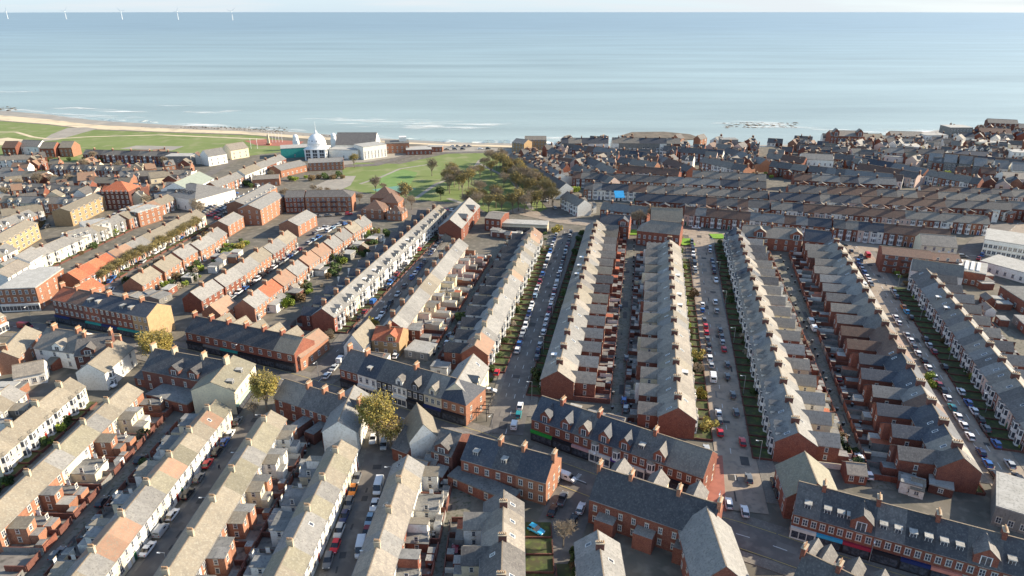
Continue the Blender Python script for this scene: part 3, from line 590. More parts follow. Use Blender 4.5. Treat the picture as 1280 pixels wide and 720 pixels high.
row('the pale-roofed terrace left of the central street', (593, 432), (667, 284), 9.4, 6.2, 8.8, 'R', dict(gabled, bay=2, sky=.45, chg=.5, ck='stone', okr='slatek', endw='brick'), ['tan', 'grey', 'grey', 'olive', 'orange', 'tan'], ['white', 'cream', 'white', 'cream'], 9.5, 5.5)  # rear wing roofs take the blackest slate, their shade put into the colour
row('the long slate terrace right of the central street', (697, 464), (746, 275), 9.6, 6.2, 10, 'L', dict(gabled, endw='brick', bay=1, ol=7, sky=.25, cdy=2.0, cdx=.9), ['slate', 'slate', 'grey', 'slated', 'tan', 'slate'], ['brick', 'brick', 'brickd'], 11, 4.5)
row('the long terrace left of the concrete street', (848, 510), (837, 299), 9.6, 6.2, 10, 'R', dict(gabled, endw='brick', bay=2, ol=6.5, sky=.6, cdy=2.0, cdx=.9), ['slate', 'slate', 'grey', 'slate', 'tan'], ['brick', 'cream', 'white', 'brick'], 10, 5)
row('the white-bayed terrace right of the concrete street', (998, 541), (921, 284), 9.6, 6.2, 10, 'L', dict(gabled, endw='brick', bay=2, gab=1, gk='white', ol=7, sky=.35, cdy=2.0, cdx=.9), ['slate', 'slate', 'slateb', 'slated', 'grey'], ['white', 'white', 'brick', 'cream'], 10.5, 5)
row('the terrace left of the wide right-hand street', (1205, 573), (1043, 298), 9.8, 6.2, 9.4, 'R', dict(gabled, endw='brick', ol=8.5, oz=5.6, oh=7.7, ow=.58, bay=1, sky=.35, cdy=2.2, cdx=1.1), ['slate', 'slate', 'slated', 'brown', 'grey', 'slateb'], ['brick', 'brick', 'brickd'], 14.5, 2)
row('the bay-fronted terrace right of the wide right-hand street', (1318, 532), (1158, 336), 9.6, 6.2, 10, 'L', dict(gabled, bay=2, ol=6.5, cdy=2.0, cdx=1.0), ['slate', 'grey', 'slate', 'slated'], ['brickd', 'brick', 'pink', 'brick'], 10, 6.5)
# distant rows beyond the cross street and toward the sea on the right
FR = ['slate', 'slated', 'slated', 'slateb', 'brown', 'grey', 'slated', 'slate']; FW = ['brick', 'brick', 'brick2', 'brick', 'white', 'pink']
fs = dict(bay=2, ol=5, oz=5, oh=6.2, chg=.35, cdy=1.5, outh=False)
def frow(nm, a, b, front='R', st=fs, roofs=FR, walls=FW, hr=9.6, he=6.4, D=9, wid=5.6): row(nm, a, b, hr, he, D, front, st, roofs, walls, 0, 0, wid)
frow('first distant row', (754, 252), (812, 259)); frow('first distant row', (857, 258), (1040, 274)); frow('first distant row', (1042, 274), (1188, 287))
for a, b in (((795, 241), (962, 251)), ((964, 252), (1236, 270)), ((731, 228), (960, 239)), ((962, 240), (1262, 253)), ((717, 214.5), (958, 227)), ((985, 231), (1250, 243)), ((775, 206), (850, 212)), ((866, 213), (958, 218)), ((992, 217), (1120, 223)), ((1010, 189), (1068, 194)), ((1070, 195), (1160, 211)), ((1162, 212), (1228, 223)), ((725, 190), (772, 212)), ((826, 194), (866, 208)), ((910, 184), (958, 199)), ((965, 201), (1010, 207)), ((1012, 207), (1130, 219)),
             ((772, 186), (822, 192)), ((830, 182), (905, 188)), ((775, 196), (822, 203)), ((690, 184), (720, 198)), ((718, 181), (770, 186)), ((960, 191), (1008, 197)), ((1000, 181), (1060, 184)), ((1180, 191), (1290, 201)), ((1150, 232), (1290, 238)), ((1100, 184), (1180, 187)), ((1245, 250), (1300, 254)), ((880, 196), (935, 207)), ((1075, 204), (1150, 216)), ((720, 205), (768, 222))):
    frow('distant row', a, b, rnd.choice('RL'))
frow('park-side row', (640, 191), (708, 229), 'L', fs, ['slate', 'slateb', 'slated'], ['white', 'brick', 'grey']); frow('park corner row', (709, 239), (731, 250), 'R', fs, ['slate'], ['white'])
frow('park-side back row', (660, 190), (700, 215), 'R')
for a, b in (((702, 172.5), (760, 172.5)), ((765, 172), (850, 173))): frow('sea-front row', a, b, 'R', dict(fs), ['slateb', 'slate'], ['grey', 'brick', 'white'], 13, 9.5)
# dense streets at upper left
ULN = []
for a, b, st, rf, wl_, wd in (((107, 187), (222, 190), dict(fs, ol=6), ['slate', 'slated'], ['brick'], 8), ((66, 205), (160, 207), dict(fs), ['slated', 'slate', 'brown'], ['brick2', 'brick'], 6), ((2, 227), (122, 234), fs, ['slate'], ['brick', 'pink'], 7), ((0, 262), (52, 255), fs, ['slate', 'tan'], ['brick2', 'white'], 7),
                              ((-30, 196), (40, 193), fs, ['brown', 'slate'], ['brick', 'white'], 8), ((0, 214), (60, 214), fs, ['tan', 'grey', 'red'], ['brick2', 'white'], 8), ((65, 221), (165, 222), fs, ['grey', 'tan'], ['white', 'brick2'], 9), ((5, 245), (108, 247), fs, ['grey', 'slate', 'tan'], ['cream', 'brick2'], 9),
                              ((150, 214), (240, 212), fs, ['grey', 'slate'], ['grey', 'white'], 9), ((130, 232), (175, 232), fs, ['red', 'orange'], ['brickd'], 7), ((-20, 282), (36, 262), fs, ['grey', 'tan'], ['white', 'brick2'], 8), ((-20, 306), (-5, 298), fs, ['grey'], ['brick2'], 8), ((0, 330), (160, 262), dict(fs, ol=0), ['grey', 'grey', 'tan'], ['white', 'grey', 'cream'], 8), ((-30, 322), (8, 304), fs, ['grey', 'olive'], ['white', 'brick2'], 9)):
    row('the dense upper-left streets, row '+nth(ULN.append(1) or len(ULN)), a, b, 8.6, 5.8, 8.5, 'R', dict(st, chg=.7, gab=rnd.choice([0, 1])), rf, wl_, 8, 3, wd)
row('the orange-roofed terrace behind bare street trees', (84, 341), (133, 316), 9.5, 6.2, 9, 'R', dict(fs, chg=.1), ['red'], ['white', 'brick2'], 9, 4, 6.5)
row('the long terrace behind bare street trees', (135, 315), (246, 262), 9.0, 6.0, 9, 'R', dict(fs, chg=.3), ['orange', 'tan', 'grey', 'orange'], ['white', 'cream', 'brick2'], 9, 4, 6)
row('the orange-fronted parade near the playhouse', (150, 268), (210, 243), 8.5, 6.0, 9, 'R', fs, ['grey', 'orange', 'tan'], ['brick2'], 0, 0, 7)
row('the short row beyond the playhouse', (298, 213), (350, 193), 10, 7, 9, 'R', fs, ['tan', 'grey', 'slate'], ['white', 'brick'], 0, 0, 7)
row('the short row beyond the playhouse', (262, 228), (296, 215), 9, 6, 9, 'R', fs, ['grey'], ['brick2'], 0, 0, 7)
# --------- keep the 300 terraced houses that show largest, merge the rest
vis = []
for h in ALLH:
    u, v, dep = proj(h['c']+Vector((0, 0, 6))); h['dep'] = dep; h['in'] = -30 < u < 1310 and v < 760
    if h['in']: vis.append(h)
vis.sort(key=lambda h: h['dep']); keep = set(id(h) for h in vis[:300])
cnt = {}
for h in ALLH:
    if not h['in'] and h['dep'] > 0: continue
    if id(h) in keep:
        nm_ = h['name'].replace('the ', '', 1) if h['name'].startswith('the ') else h['name']
        lab = f"{WALLN[h['wk']].replace(' ', '-')} house, {ROOFN[h['rk']].replace(' ', '-')} roof, {nth(h['i']+1)} from near end of {nm_}"
        if len(lab.split()) > 16: lab = lab.replace(f"house, {ROOFN[h['rk']].replace(' ', '-')} roof,", 'house,')
        place(h['rc'], h['c'], h['rz'], 'terraced_house', lab, 'house', 'houses of '+h['name'], h['ov'])
    else: place(h['rc'], h['c'], h['rz'], '', '', '', None, h['ov'], True)
for (u0, u1, v0, v1, n_, angs, rf_, wl2) in ((700, 1030, 181, 214, 90, (-23, 50), FR, FW), (1000, 1300, 178, 214, 120, (-25, 40, -10), FR+['grey', 'tan'], FW+['white', 'white', 'cream']), (1180, 1300, 168, 180, 34, (0, 60), FR, FW+['white']), (1075, 1180, 180, 190, 20, (0, 40), FR+['grey'], FW+['white']), (0, 250, 201, 262, 52, (5, 35, 95), ['tan', 'grey', 'brown', 'slated', 'orange'], ['white', 'brick', 'brick2', 'cream']), (1200, 1300, 214, 262, 22, (-25, 60), FR+['grey'], FW), (655, 705, 190, 228, 26, (-60, 30), FR, FW)):
    for _ in range(n_):
        w_, D_, he_ = rnd.choice([6, 7, 9, 12]), rnd.uniform(6.5, 9), rnd.choice([3.2, 5.6, 6, 6.5]); D_ = round(D_*2)/2
        rc = [['wall', P_wall(w_, D_, he_, he_+3, 'brick'), (0, 0, 0), 0, None], ['roof', P_roof(w_, D_, he_, he_+3, 'slate'), (0, 0, 0), 0, None]]
        if rnd.random() < .6: rc.append(['chimney', P_chim('r', .75, 1.7, 1.25, 4, 'brickd'), (w_/2-.4, 0, he_+3), 0, 1])
        if rnd.random() < .5: rc.append(['gable_dormer', P_gablet(2.4, 3.0, 4.5, 'brick', 'slate'), (0, -D_/2+.02, he_-.05), 0, 1])
        for x in (-w_*.25, w_*.25):
            for z in ((.9, 3.6) if he_ > 4 else (.9,)): rc.append(['window', P_window(1.2, 1.5), (x, -D_/2, z), 0, None])
        place(rc, G(rnd.uniform(u0, u1), rnd.uniform(v0, v1)), R(rnd.choice(angs)+rnd.uniform(-4, 4)), '', '', '', None, {'slate': rnd.choice(rf_), 'brick': rnd.choice(wl2)}, True)
o = link('terraced_houses', STUFF.data('terraced_houses')); tag(o, 'slate and red brick terraces and small houses packed together in the distance', 'houses', None, 'stuff')
# ================================================================== SHOPS, FLATS AND OTHER BUILDINGS
def P_front(w, H_, k, fascia, glass=True, dep=.35):
    def f():
        mb = MB().box(-w/2+.03, w/2-.03, -dep, -.003, 0, H_-.75, 'black' if fascia != 'f_white' else 'f_white')
        mb.box(-w/2+.02, w/2-.02, -dep-.25, -.003, H_-.747, H_, fascia)
        nb = max(2, int(w/1.4)); bw = (w-.5)/nb
        for i in range(nb):
            x = -w/2+.25+i*bw; mb.poly([(x+.08, -dep-.006, .5), (x+bw-.08, -dep-.006, .5), (x+bw-.08, -dep-.006, H_-1.0), (x+.08, -dep-.006, H_-1.0)], 'glass')
        return mb
    return cached(('shopfront', w, H_, k, fascia, dep), f)
def bld(name, label, cat, A, B, D, he, hr, wall='brick', roof='slate', fl=2, bays=3, fascia=None, hipl=False, hipr=False, flat=False, chim=(), gd=(), bd=(), rear=True, ww=1.1, wh=1.6, fh=3.0, z0=.9, sidew=0, bayw=(), group=None, ck='brick', extra=None, px_=True, sky=0, gw=2.4, gh=3.0, rot=None, ccount=6):
    """A,B: front ground line as seen from outside, left end to right end (photo pixels); depth D runs behind it"""
    a, b = (G(*A), G(*B)) if px_ else (A, B); a.z = b.z = 0; d = b-a; w = round(d.length, 3); d.normalize(); nrm = Vector((d.y, -d.x, 0)); c = (a+b)/2 - nrm*D/2
    rz = math.atan2(d.y, d.x); rc = []; X = rc.append
    X(['wall', P_wall(w, D, he, hr, wall, hipl, hipr, flat), (0, 0, 0), 0, None]); X(['roof', P_roof(w, D, he, hr, roof, 0, 0, hipl, hipr, flat), (0, 0, 0), 0, None])
    s0 = 1 if fascia else 0
    if fascia: X(['shopfront', P_front(w, 3.3, 'black', fascia), (0, 0, 0), 0, None]); rc[-1][2] = (0, -D/2, .05)
    for f_ in range(s0, fl):
        for i in range(bays):
            x = -w/2+w*(i+.5)/bays
            if fl*fh-.4 > he+.7 and 0: continue
            zz = z0+f_*fh+(.35 if fascia else 0)
            if (i, f_) in bayw: X(['bay_window', P_bay(2.3, 0, 1), (x, -D/2, zz-1.0), 0, None]); continue
            X(['window', P_window(ww, wh), (x, -D/2, zz), 0, None])
    if rear:
        for f_ in range(fl):
            for i in range(bays): X(['window', P_window(.9, 1.4), (-w/2+w*(i+.5)/bays, D/2, z0+f_*fh), math.pi, None])
    if sidew:
        for f_ in range(fl):
            for i in range(sidew):
                y = -D/2+D*(i+.5)/sidew; X(['window', P_window(.9, 1.4), (w/2, y, z0+f_*fh), math.pi/2, None]); X(['window', P_window(.9, 1.4), (-w/2, y, z0+f_*fh), -math.pi/2, None])
    for x in chim: X(['chimney', P_chim('r', .8, 1.9, 1.4, ccount, ck), (x*w, 0, hr), 0, 1])
    for x in gd: X(['gable_dormer', P_gablet(gw, gh, 4.5, wall if wall != 'white' else 'white', roof), (x*w, -D/2+.02, he-.05), 0, 1])
    for x in bd: X(['box_dormer', P_dorm(1.35, 1.35, 1.9, 'slate', 'flatl'), (x*w, -D/2+1.3, he+1.0*(hr-he)/(D/2)), 0, 1])
    for i in range(sky): X(['skylight', P_sky(D, he, hr, -1 if i % 2 else 1), (rnd.uniform(-.4, .4)*w, 0, 0), 0, 1])
    for e in (extra or []): X(e)
    return place(rc, c, rz, name, label, cat, group)
def block(A, B, ns, fn):                          # split a front line into ns units (fractions list)
    a, b = G(*A), G(*B); cuts = [0]; [cuts.append(cuts[-1]+n) for n in ns]; T = cuts[-1]
    for i in range(len(ns)): fn(i, a.lerp(b, cuts[i]/T), a.lerp(b, cuts[i+1]/T))
# S1 red brick shops, centre right
s1 = [('f_green', 'slateb', 'green fascia'), ('f_black', 'slateb', 'black fascia and awning'), ('f_pink', 'slated', 'pink fascia'), ('f_white', 'slateb', 'white fascia beside the pink one'), ('f_purple', 'slateb', 'purple and yellow fascia'), ('f_white', 'slated', 'pale shutters'), ('f_grey', 'slated', 'grey shutters, white bay'), ('f_black', 'slate', 'black ground floor')]
def u1(i, a, b):
    k, r, t = s1[i]
    bld('shop_building', f'red brick shop, {t}, {nth(i+1)} from left in central parade', 'shop', a, b, 11, 6.9, 11.0, 'brick', r, 2, 2 if i != 7 else 4, k, chim=(.5,) if i in (0, 2, 5) else (), gw=2.9, gh=3.6, gd=(0.12,) if i not in (5, 7) else (), bd=(0.,) if i == 5 else (), px_=False, bayw=((0, 1),) if i in (3, 4, 6) else (), group='central red brick shop parade', sidew=2 if i == 7 else 0)
block((664, 549), (876, 626), [1.25, 1.1, .95, 1.15, 1.0, .75, .95, 1.75], u1)
# S2 long parade at bottom right
s2 = [('f_white', 'white corner cafe front'), ('f_blue', 'light blue fascia'), ('f_red', 'dark red fascia'), ('f_black', 'black fascia and red door'), ('f_navy', 'navy blue awning'), ('f_salmon', 'salmon pink awning'), ('f_cream', 'cream fascia under a gable'), ('f_grey', 'grey fascia at right edge'), ('f_teal', 'teal fascia at right edge')]
def u2(i, a, b):
    k, t = s2[i]
    bld('shop_building', f'red brick shop with {t}, {nth(i+1)} from left in bottom-right parade', 'shop', a, b, 11.5, 6.9, 11.2, 'brick', 'slatek' if i % 3 else 'slated', 2, 3, k, chim=(.5,) if i in (0, 2, 4, 6) else (), gd=(.0,) if i in (2, 6) else (), bd=(.0,) if i == 0 else ((-.25, .25) if i not in (2, 6) else (-.4,) if i == 2 else ()), px_=False, group='bottom-right shop parade', sidew=3 if i == 0 else 0, gw=4.2, gh=4.2)
block((986, 671), (1330, 772), [1, 1, 1.05, 1.05, 1.05, 1.05, 1.15, 1.1, 1.1], u2)
# S3 big rear-facing block
ex = []
for x in (-10, -1, 8): ex.append(['gable_dormer', P_gablet(4.2, 4.6, 5, 'cream', 'slated'), (x, 5.9, 6.9), math.pi, 1])
for x in (-9, 0, 9): ex.append(['rear_wing', P_box('rear_wing', -2.2, 2.2, -3, 0, 0, 4.2, 'brick', 'slate'), (x, -6, 0), 0, None])
bld('pub', 'long red brick building with plain dark slate roof seen from behind, bottom centre', 'building', (735, 653), (884, 706), 12, 7.0, 11.5, 'brick', 'slatek', 2, 9, None, chim=(-.5, -.22, .18, .5), ww=.9, wh=1.5, extra=ex, ck='brick2', rear=False)
a_, b_ = G(940, 735, 6.5), G(912, 658, 6.5); bld('wing_building', 'red brick wing with pale sunlit roof slope ending the long slate building', 'building', a_, b_, 11, 6.5, 11.6, 'brick', 'grey', 2, 4, None, px_=False, rear=True)
# S4 red shops with blue slate roof
def u4(i, a, b): bld('shop_house', ['red brick house with bluish slate roof and dormer, left end of small central block', 'red brick house with blackened slates, middle of small central block', 'orange-gabled corner shop with dark slate roof, right end of small central block'][i], 'building', a, b, 10.5, 6.8, 10.6, 'brick2' if i == 2 else 'brick', ['slateb', 'slatek', 'slateb'][i], 2, 3 if i != 1 else 2, None, chim=(.5,), bd=(-.1,) if i < 2 else (), px_=False, sidew=3 if i == 2 else 0, ck='brick2', ccount=4)
block((577, 601), (682, 632), [1.1, .8, 1.0], u4)
# S5 mixed parade
s5 = [('brick', 'slated', 'f_black', 'dark brick shop with black front at left end'), ('white', 'slateb', 'f_white', 'white rendered shop with box dormer'), ('black', 'slated', 'f_grey', 'dark-fronted shop behind the yellow tree'), ('white', 'slated', 'f_white', 'white gabled shop with white shopfront'), ('black', 'slated', 'f_black', 'black painted gabled shop'), ('cream', 'slate', 'f_navy', 'cream gabled shop with navy fascia'), ('brick2', 'slateb', 'f_black', 'brick corner cafe with blue slate roof')]
def u5(i, a, b):
    wl_, r, k, t = s5[i]
    bld('shop_building', t+', in the centre-left parade', 'shop', a, b, 11, 7.0, 11.0, wl_, r, 2, 3, k, chim=(-.5,) if i in (0, 1, 4) else (), gd=(0,) if i in (3, 4, 5) else (), bd=(0,) if i == 1 else (), px_=False, hipr=(i == 6), group='centre-left parade', sidew=2 if i == 6 else 0, ck='brick2')
block((427, 484), (583, 533), [1.2, 1.25, 1.0, .9, 1.05, 1.05, 1.4], u5)
bld('cafe_wing', 'cream house with pale grey roof running back from the corner cafe', 'house', (590, 524), (611, 484), 9.5, 7.2, 11.2, 'cream', 'grey', 2, 3, None, chim=(), gd=(-.1,), sky=2, rear=False)
bld('annexe', 'cream single storey annexe house at left end of the centre-left parade', 'house', (455, 452), (475, 430), 7, 5, 9.5, 'white', 'tan', 1, 1, None, rear=False)
# S6 red shops
def u6(i, a, b): bld('shop_building', f'red brick shop with white bay and dark fascia, {nth(i+1)} from left in the left-centre parade', 'shop', a, b, 10.5, 6.9, 10.4, 'brick', 'slatek' if i < 5 else 'tan', 2, 2, ['f_black', 'f_grey', 'f_teal', 'f_black', 'f_black', 'f_green'][i] if i != 5 else 'f_black', chim=(-.5,) if i % 1 == 0 else (), px_=False, ww=1.4, sidew=3 if i == 5 else 0, group='left-centre parade', hipr=False, extra=[['rear_wing', P_wall(7, 4.4, 5.2, 7.4, 'brick'), (0, 8.5, 0), math.pi/2, None], ['rear_wing_roof', P_roof(7, 4.4, 5.2, 7.4, 'tan'), (0, 8.5, 0), math.pi/2, None]])
block((236, 436), (371, 466), [1, 1, 1, 1, 1, 1.1], u6)
bld('corner_house', 'orange brick hipped house behind the left-centre parade', 'house', (278, 410), (300, 396), 8, 5.5, 8.8, 'brick2', 'orange', 2, 2)
bld('corner_shop', 'orange brick wing with orange roof facing the sunlit side street', 'shop', (377, 464), (412, 437), 7, 5.0, 7.6, 'brick2', 'orange', 1, 4, None)
# S7 three storey parade
def u7(i, a, b): bld('shop_building', f"three-storey shop, {['','','','','',''][0]}{['red tiled roof at left corner', 'dark red mansard', 'black slate with white dormers', 'blue fascia', 'dark slate roof', 'teal fascia at right end'][i]}, in the upper-left parade", 'shop', a, b, 11, 9.6, 12.6, ['brickd', 'brickd', 'brick', 'brickd', 'brick', 'brickb'][i], ['red', 'brown', 'slateb', 'slateb', 'slateb', 'slateb'][i], 3, 3, ['f_navy', 'f_black', 'f_teal', 'f_navy', 'f_teal', 'f_teal'][i], chim=(-.5,), px_=False, bd=(-.25, .25) if i in (2, 4) else (), group='upper-left three-storey parade', ck='brick2', wh=1.4, fh=3.1, ccount=4)
block((72, 403), (190, 427), [1, 1, 1, 1, 1, .9], u7)
bld('flat_roofed_office', 'buff brick flat-roofed office block with white ground floor at left edge', 'office', (4, 390), (52, 388), 22, 9.5, 9.6, 'brick2', 'flatl', 3, 6, 'f_white', flat=True, sidew=4)
bld('flat_roofed_office', 'buff brick flat-roofed block behind the white-fronted office', 'office', (60, 372), (82, 358), 9, 8.8, 8.9, 'brickb', 'flatl', 3, 4, None, flat=True, sidew=3)
bld('corner_shop', 'orange brick shop at the left edge below the flat-roofed office', 'shop', (-15, 425), (12, 412), 9, 5.6, 8.4, 'brick2', 'tan', 2, 3, 'f_white')
# houses lower left of centre
bld('slate_roofed_house', 'dark slate hipped house with chimneys left of the yellow tree', 'house', (48, 455), (98, 462), 13, 6.2, 10.5, 'white', 'slate', 2, 3, chim=(-.3, .3), ck='brick2', gd=(.1,), gw=4, gh=3)
bld('slate_roofed_house', 'brown and slate roofed house pair beside the yellow tree', 'house', (98, 466), (142, 462), 12, 6.2, 10.5, 'brickd', 'slated', 2, 3, chim=(-.3, .45), ck='brick2', gd=(-.1,), gw=4, gh=3)
bld('white_house', 'white bay-fronted house with tan roof and orange chimneys by the yellow tree', 'house', (136, 488), (172, 455), 9, 6.2, 9.2, 'white', 'tan', 2, 3, chim=(.2, .5), bayw=((0, 0), (0, 1)), ck='brick2')
bld('brick_house', 'orange brick house with tan roof left of the slate hipped houses', 'house', (28, 466), (56, 432), 8, 5.4, 8.2, 'brick2', 'tan', 2, 3, chim=(-.4,), ck='brick2')
bld('white_house', 'white cottage row on the far-left road', 'house', (20, 486), (60, 478), 7, 4, 6.5, 'white', 'slate', 1, 4)
bld('brick_house', 'tan roofed small house at far left by the white car', 'house', (0, 470), (20, 452), 8, 5, 8, 'white', 'grey', 2, 2)
# S9 dark block behind shops
bld('club_building', 'dark brick building with black slate roof and rear wings behind the left-centre parade', 'building', (183, 487), (274, 505), 12, 7.2, 11.5, 'brickd', 'slatek', 2, 6, None, chim=(-.5, -.2, .2, .5), ck='stone', gd=(-.05, .2), gw=3.6, gh=3.4, ww=.9)
bld('corner_building', 'pale green and cream fronted building with flat-topped roof by the small yellow tree', 'building', (297, 518), (323, 482), 12.5, 7.8, 10.6, 'cream', 'olive', 2, 5, 'f_pgreen', bd=(-.3, .1), ww=.9)
bld('yard_building', 'single storey flat black-roofed yard building behind the dark brick club', 'shed', (185, 505), (236, 518), 9, 3.2, 3.3, 'brick', 'flat', 1, 3, flat=True)
bld('yard_building', 'low slate-roofed store behind the dark brick club', 'shed', (170, 482), (205, 490), 8, 3.2, 4.4, 'brick', 'slated', 1, 3)
# S11 dark terrace shops behind
def u11(i, a, b): bld('brick_house', f'dark slate brick house with tall chimney, {nth(i+1)} from left behind the pale trees', 'house', a, b, 9.5, 6.3, 10, 'brick', 'slated' if i else 'slate', 2, 2, None, chim=(.5,), ck='brick2', px_=False, ccount=4, extra=[['rear_wing', P_box('rear_wing', -1.6, 1.6, -6, 0, 0, 3.4, 'brickd', 'flat'), (0, -4.75, 0), 0, None]] if i else None)
block((346, 520), (440, 552), [1.6, 1, 1, 1.1], u11)
bld('white_house', 'white-fronted house with pale weathered roof under the leaning yellow tree', 'house', (448, 568), (466, 520), 9, 7.0, 10.2, 'white', 'grey', 2, 4, None, rear=False)
# S12
bld('white_gable_house', 'small house with tall bright white gable end facing the brick yard', 'house', (507, 551), (514, 580), 7.5, 6.8, 11.4, 'white', 'tan', 2, 2, None, rear=False)
bld('brick_house', 'low brick wing with slate roof left of the white gable', 'house', (491, 575), (511, 583), 12, 4.2, 7.5, 'brick', 'slated', 1, 1, None, rear=False)
bld('brick_house', 'small dark brick gabled house between the white gable and the bluish slate block', 'house', (540, 588), (566, 596), 11, 6.3, 9.6, 'brickd', 'slated', 2, 2, gd=(0,), gw=4)
bld('garage', 'long low brick outbuilding with flat roof behind the bluish slate block', 'shed', (560, 607), (638, 640), 4.5, 2.8, 2.9, 'brick', 'flat', 1, 4, flat=True)
# row ends and bigger bits in the middle
bld('brick_house', 'wide orange-roofed brick house at near end of the grey-roofed terrace', 'house', (466, 443), (500, 446), 10, 5.6, 8.6, 'brickb', 'red', 2, 3, chim=(0,), ck='brick2', gd=(.2,), gw=3.5)
bld('garage', 'double grey flat-roofed garage beside the wide orange-roofed house', 'garage', (506, 447), (535, 452), 8, 2.8, 2.9, 'grey', 'flatl', 1, 2, flat=True)
bld('hall', 'dark slate church hall with brick end at the far end of the central lane', 'hall', (795, 306), (848, 312), 12, 7.5, 12, 'brick', 'slate', 2, 8, hipl=True, chim=(.5,))
bld('brick_house', 'hipped slate house with buff gable at far end of the central slate terrace', 'house', (748, 296), (785, 299), 12, 7, 11, 'brick', 'slateb', 2, 4, gd=(.3,), gw=5, gh=4, chim=(-.3,), sidew=2)
bld('gabled_house', 'tall gabled house with sunlit cream slope beyond the slate church hall', 'house', (812, 290), (852, 292), 12, 6, 12, 'brickd', 'tan', 2, 3)
bld('brick_house', 'wide slate house with two brick gables facing the far cross street', 'house', (925, 310), (1000, 316), 12, 6.5, 10.5, 'brick', 'slate', 2, 6, gd=(-.2, .4), gw=5.5, gh=4.4, chim=(-.5, 0))
bld('brick_house', 'slate-roofed end house next to the two-gabled one on the far cross street', 'house', (1002, 316), (1036, 320), 12, 6.5, 10.5, 'brick', 'slateb', 2, 3, chim=(.5,))
bld('white_gable_house', 'cream and white villa behind the far end of the grey-roofed terrace', 'house', (577, 302), (600, 272), 12, 7, 11.5, 'brick', 'grey', 2, 4, gd=(-.2, .2), gw=4, gh=4)
bld('brick_building', 'dark red brick block at the far end of the pale-roofed terrace', 'building', (606, 288), (626, 290), 14, 7, 8.5, 'brick', 'slate', 2, 3)
bld('flat_roofed_shops', 'low flat-roofed white canopied shops along the park edge', 'shop', (618, 288), (684, 291), 8, 4, 4.1, 'stone', 'flatl', 1, 9, 'f_cream', flat=True)
# flats and modern buildings, right
def balc(n, w, z, D): return [['balcony', P_box('balcony', -w/2, w/2, -1.2, 0, -.1, .9, 'brickd', 'flat'), (x, -D/2, zz), 0, None] for x in n for zz in z]
bld('apartment_block', 'three-storey dark red brick flats with balconies, left of the pair by the far cross street', 'flats', (1098, 340), (1160, 347), 13, 8.6, 10.4, 'brick', 'brown', 3, 5, None, extra=balc((-6, 0, 6), 4, (3, 6), 13))
bld('apartment_block', 'three-storey dark red brick flats, right-hand one of the balconied pair', 'flats', (1161, 344), (1198, 347), 12, 7.2, 8.8, 'brick', 'brown', 3, 3, None, extra=balc((-4, 3), 4, (3,), 12))
bld('corner_shop', 'long cream-gabled slate building with blue fascia at the right end of the cross street', 'shop', (1148, 322), (1193, 326), 13, 6.5, 10.2, 'cream', 'slate', 2, 4, 'f_royal')
bld('modern_block', 'flat-roofed modern block with dark red window band at right edge', 'offices', (1226, 318), (1300, 330), 22, 7.5, 7.6, 'white', 'flatl', 2, 12, None, flat=True, ww=1.6)
bld('shop_unit', 'low flat pale-roofed building in front of the modern block', 'shop', (1222, 338), (1300, 360), 16, 4.5, 4.6, 'white', 'flatl', 1, 8, None, flat=True)
bld('depot', 'low brick depot with flat roof at right edge by the red cars', 'depot', (1246, 372), (1300, 408), 16, 5, 5.1, 'brick', 'flat', 1, 6, None, flat=True)
bld('hall', 'flat-roofed brick hall with rows of white rooflights beside the bay-fronted terrace', 'hall', (1184, 352), (1228, 360), 16, 6, 6.1, 'brick', 'flatl', 1, 5, None, flat=True, extra=[['skylight', P_box('skylight', -.6, .6, -6, 6, 6.36, 6.8, 'frame'), (x, 0, 0), 0, None] for x in (-3.4, -1.1, 1.1, 3.4)])
bld('brick_house', 'slate house with white gable at the far end of the bay-fronted terrace', 'house', (1135, 352), (1200, 362), 9, 5.6, 9.2, 'white', 'slate', 2, 3)
bld('garage', 'large pale flat concrete roof behind the bottom-right parade', 'garage', (1238, 655), (1300, 675), 15, 5.0, 5.1, 'grey', 'flatl', 1, 4, None, flat=True)
bld('garage', 'dark red shed with slate roof at near end of the white-bayed terrace', 'shed', (1056, 604), (1082, 607), 5, 3.0, 4.6, 'brick', 'slate', 1, 2)
bld('gabled_house', 'brick gabled house with cream sunlit slope behind the white corner cafe', 'house', (966, 606), (979, 648), 12, 6.0, 10.6, 'brick', 'olive', 2, 3)
a_, b_ = G(1005, 690, 10.8), G(1120, 745, 10.8); a_.z = b_.z = 0; q_ = (b_-a_).normalized(); q_ = Vector((-q_.y, q_.x, 0))*5.5; bld('shop_building', 'red brick building with pale gablets cut by the bottom edge', 'shop', b_+q_, a_+q_, 11, 7.0, 10.8, 'brick', 'slated', 2, 4, gd=(-.3, -.02, .3, .45), gw=3, gh=3.9, chim=(.5, .1), px_=False, sidew=2)
# towards the left: flats, semis
bld('apartment_block', 'cream and white three-storey flats with tan roof at the left edge', 'flats', (8, 325), (52, 298), 10, 8.4, 10.2, 'brickb', 'tan', 3, 7, ww=2.0)
bld('apartment_block', 'cream and white three-storey flats with tan roof behind the white terrace', 'flats', (92, 283), (138, 260), 10, 8.4, 10.2, 'brickb', 'tan', 3, 7, ww=2.0)
bld('apartment_block', 'red-tiled mansion flats with white bays left of the playhouse', 'flats', (130, 262), (165, 262), 14, 11, 15.5, 'brickd', 'red', 4, 6, hipl=True, hipr=True)
bld('white_building', 'white rendered flat-roofed villa block at upper left', 'flats', (110, 303), (142, 297), 12, 8, 8.1, 'white', 'flatl', 3, 4, flat=True, sidew=3)
bld('white_building', 'white rendered gabled house beside the flat-roofed villa block', 'house', (95, 315), (117, 308), 9, 7, 9.5, 'white', 'grey', 3, 3)
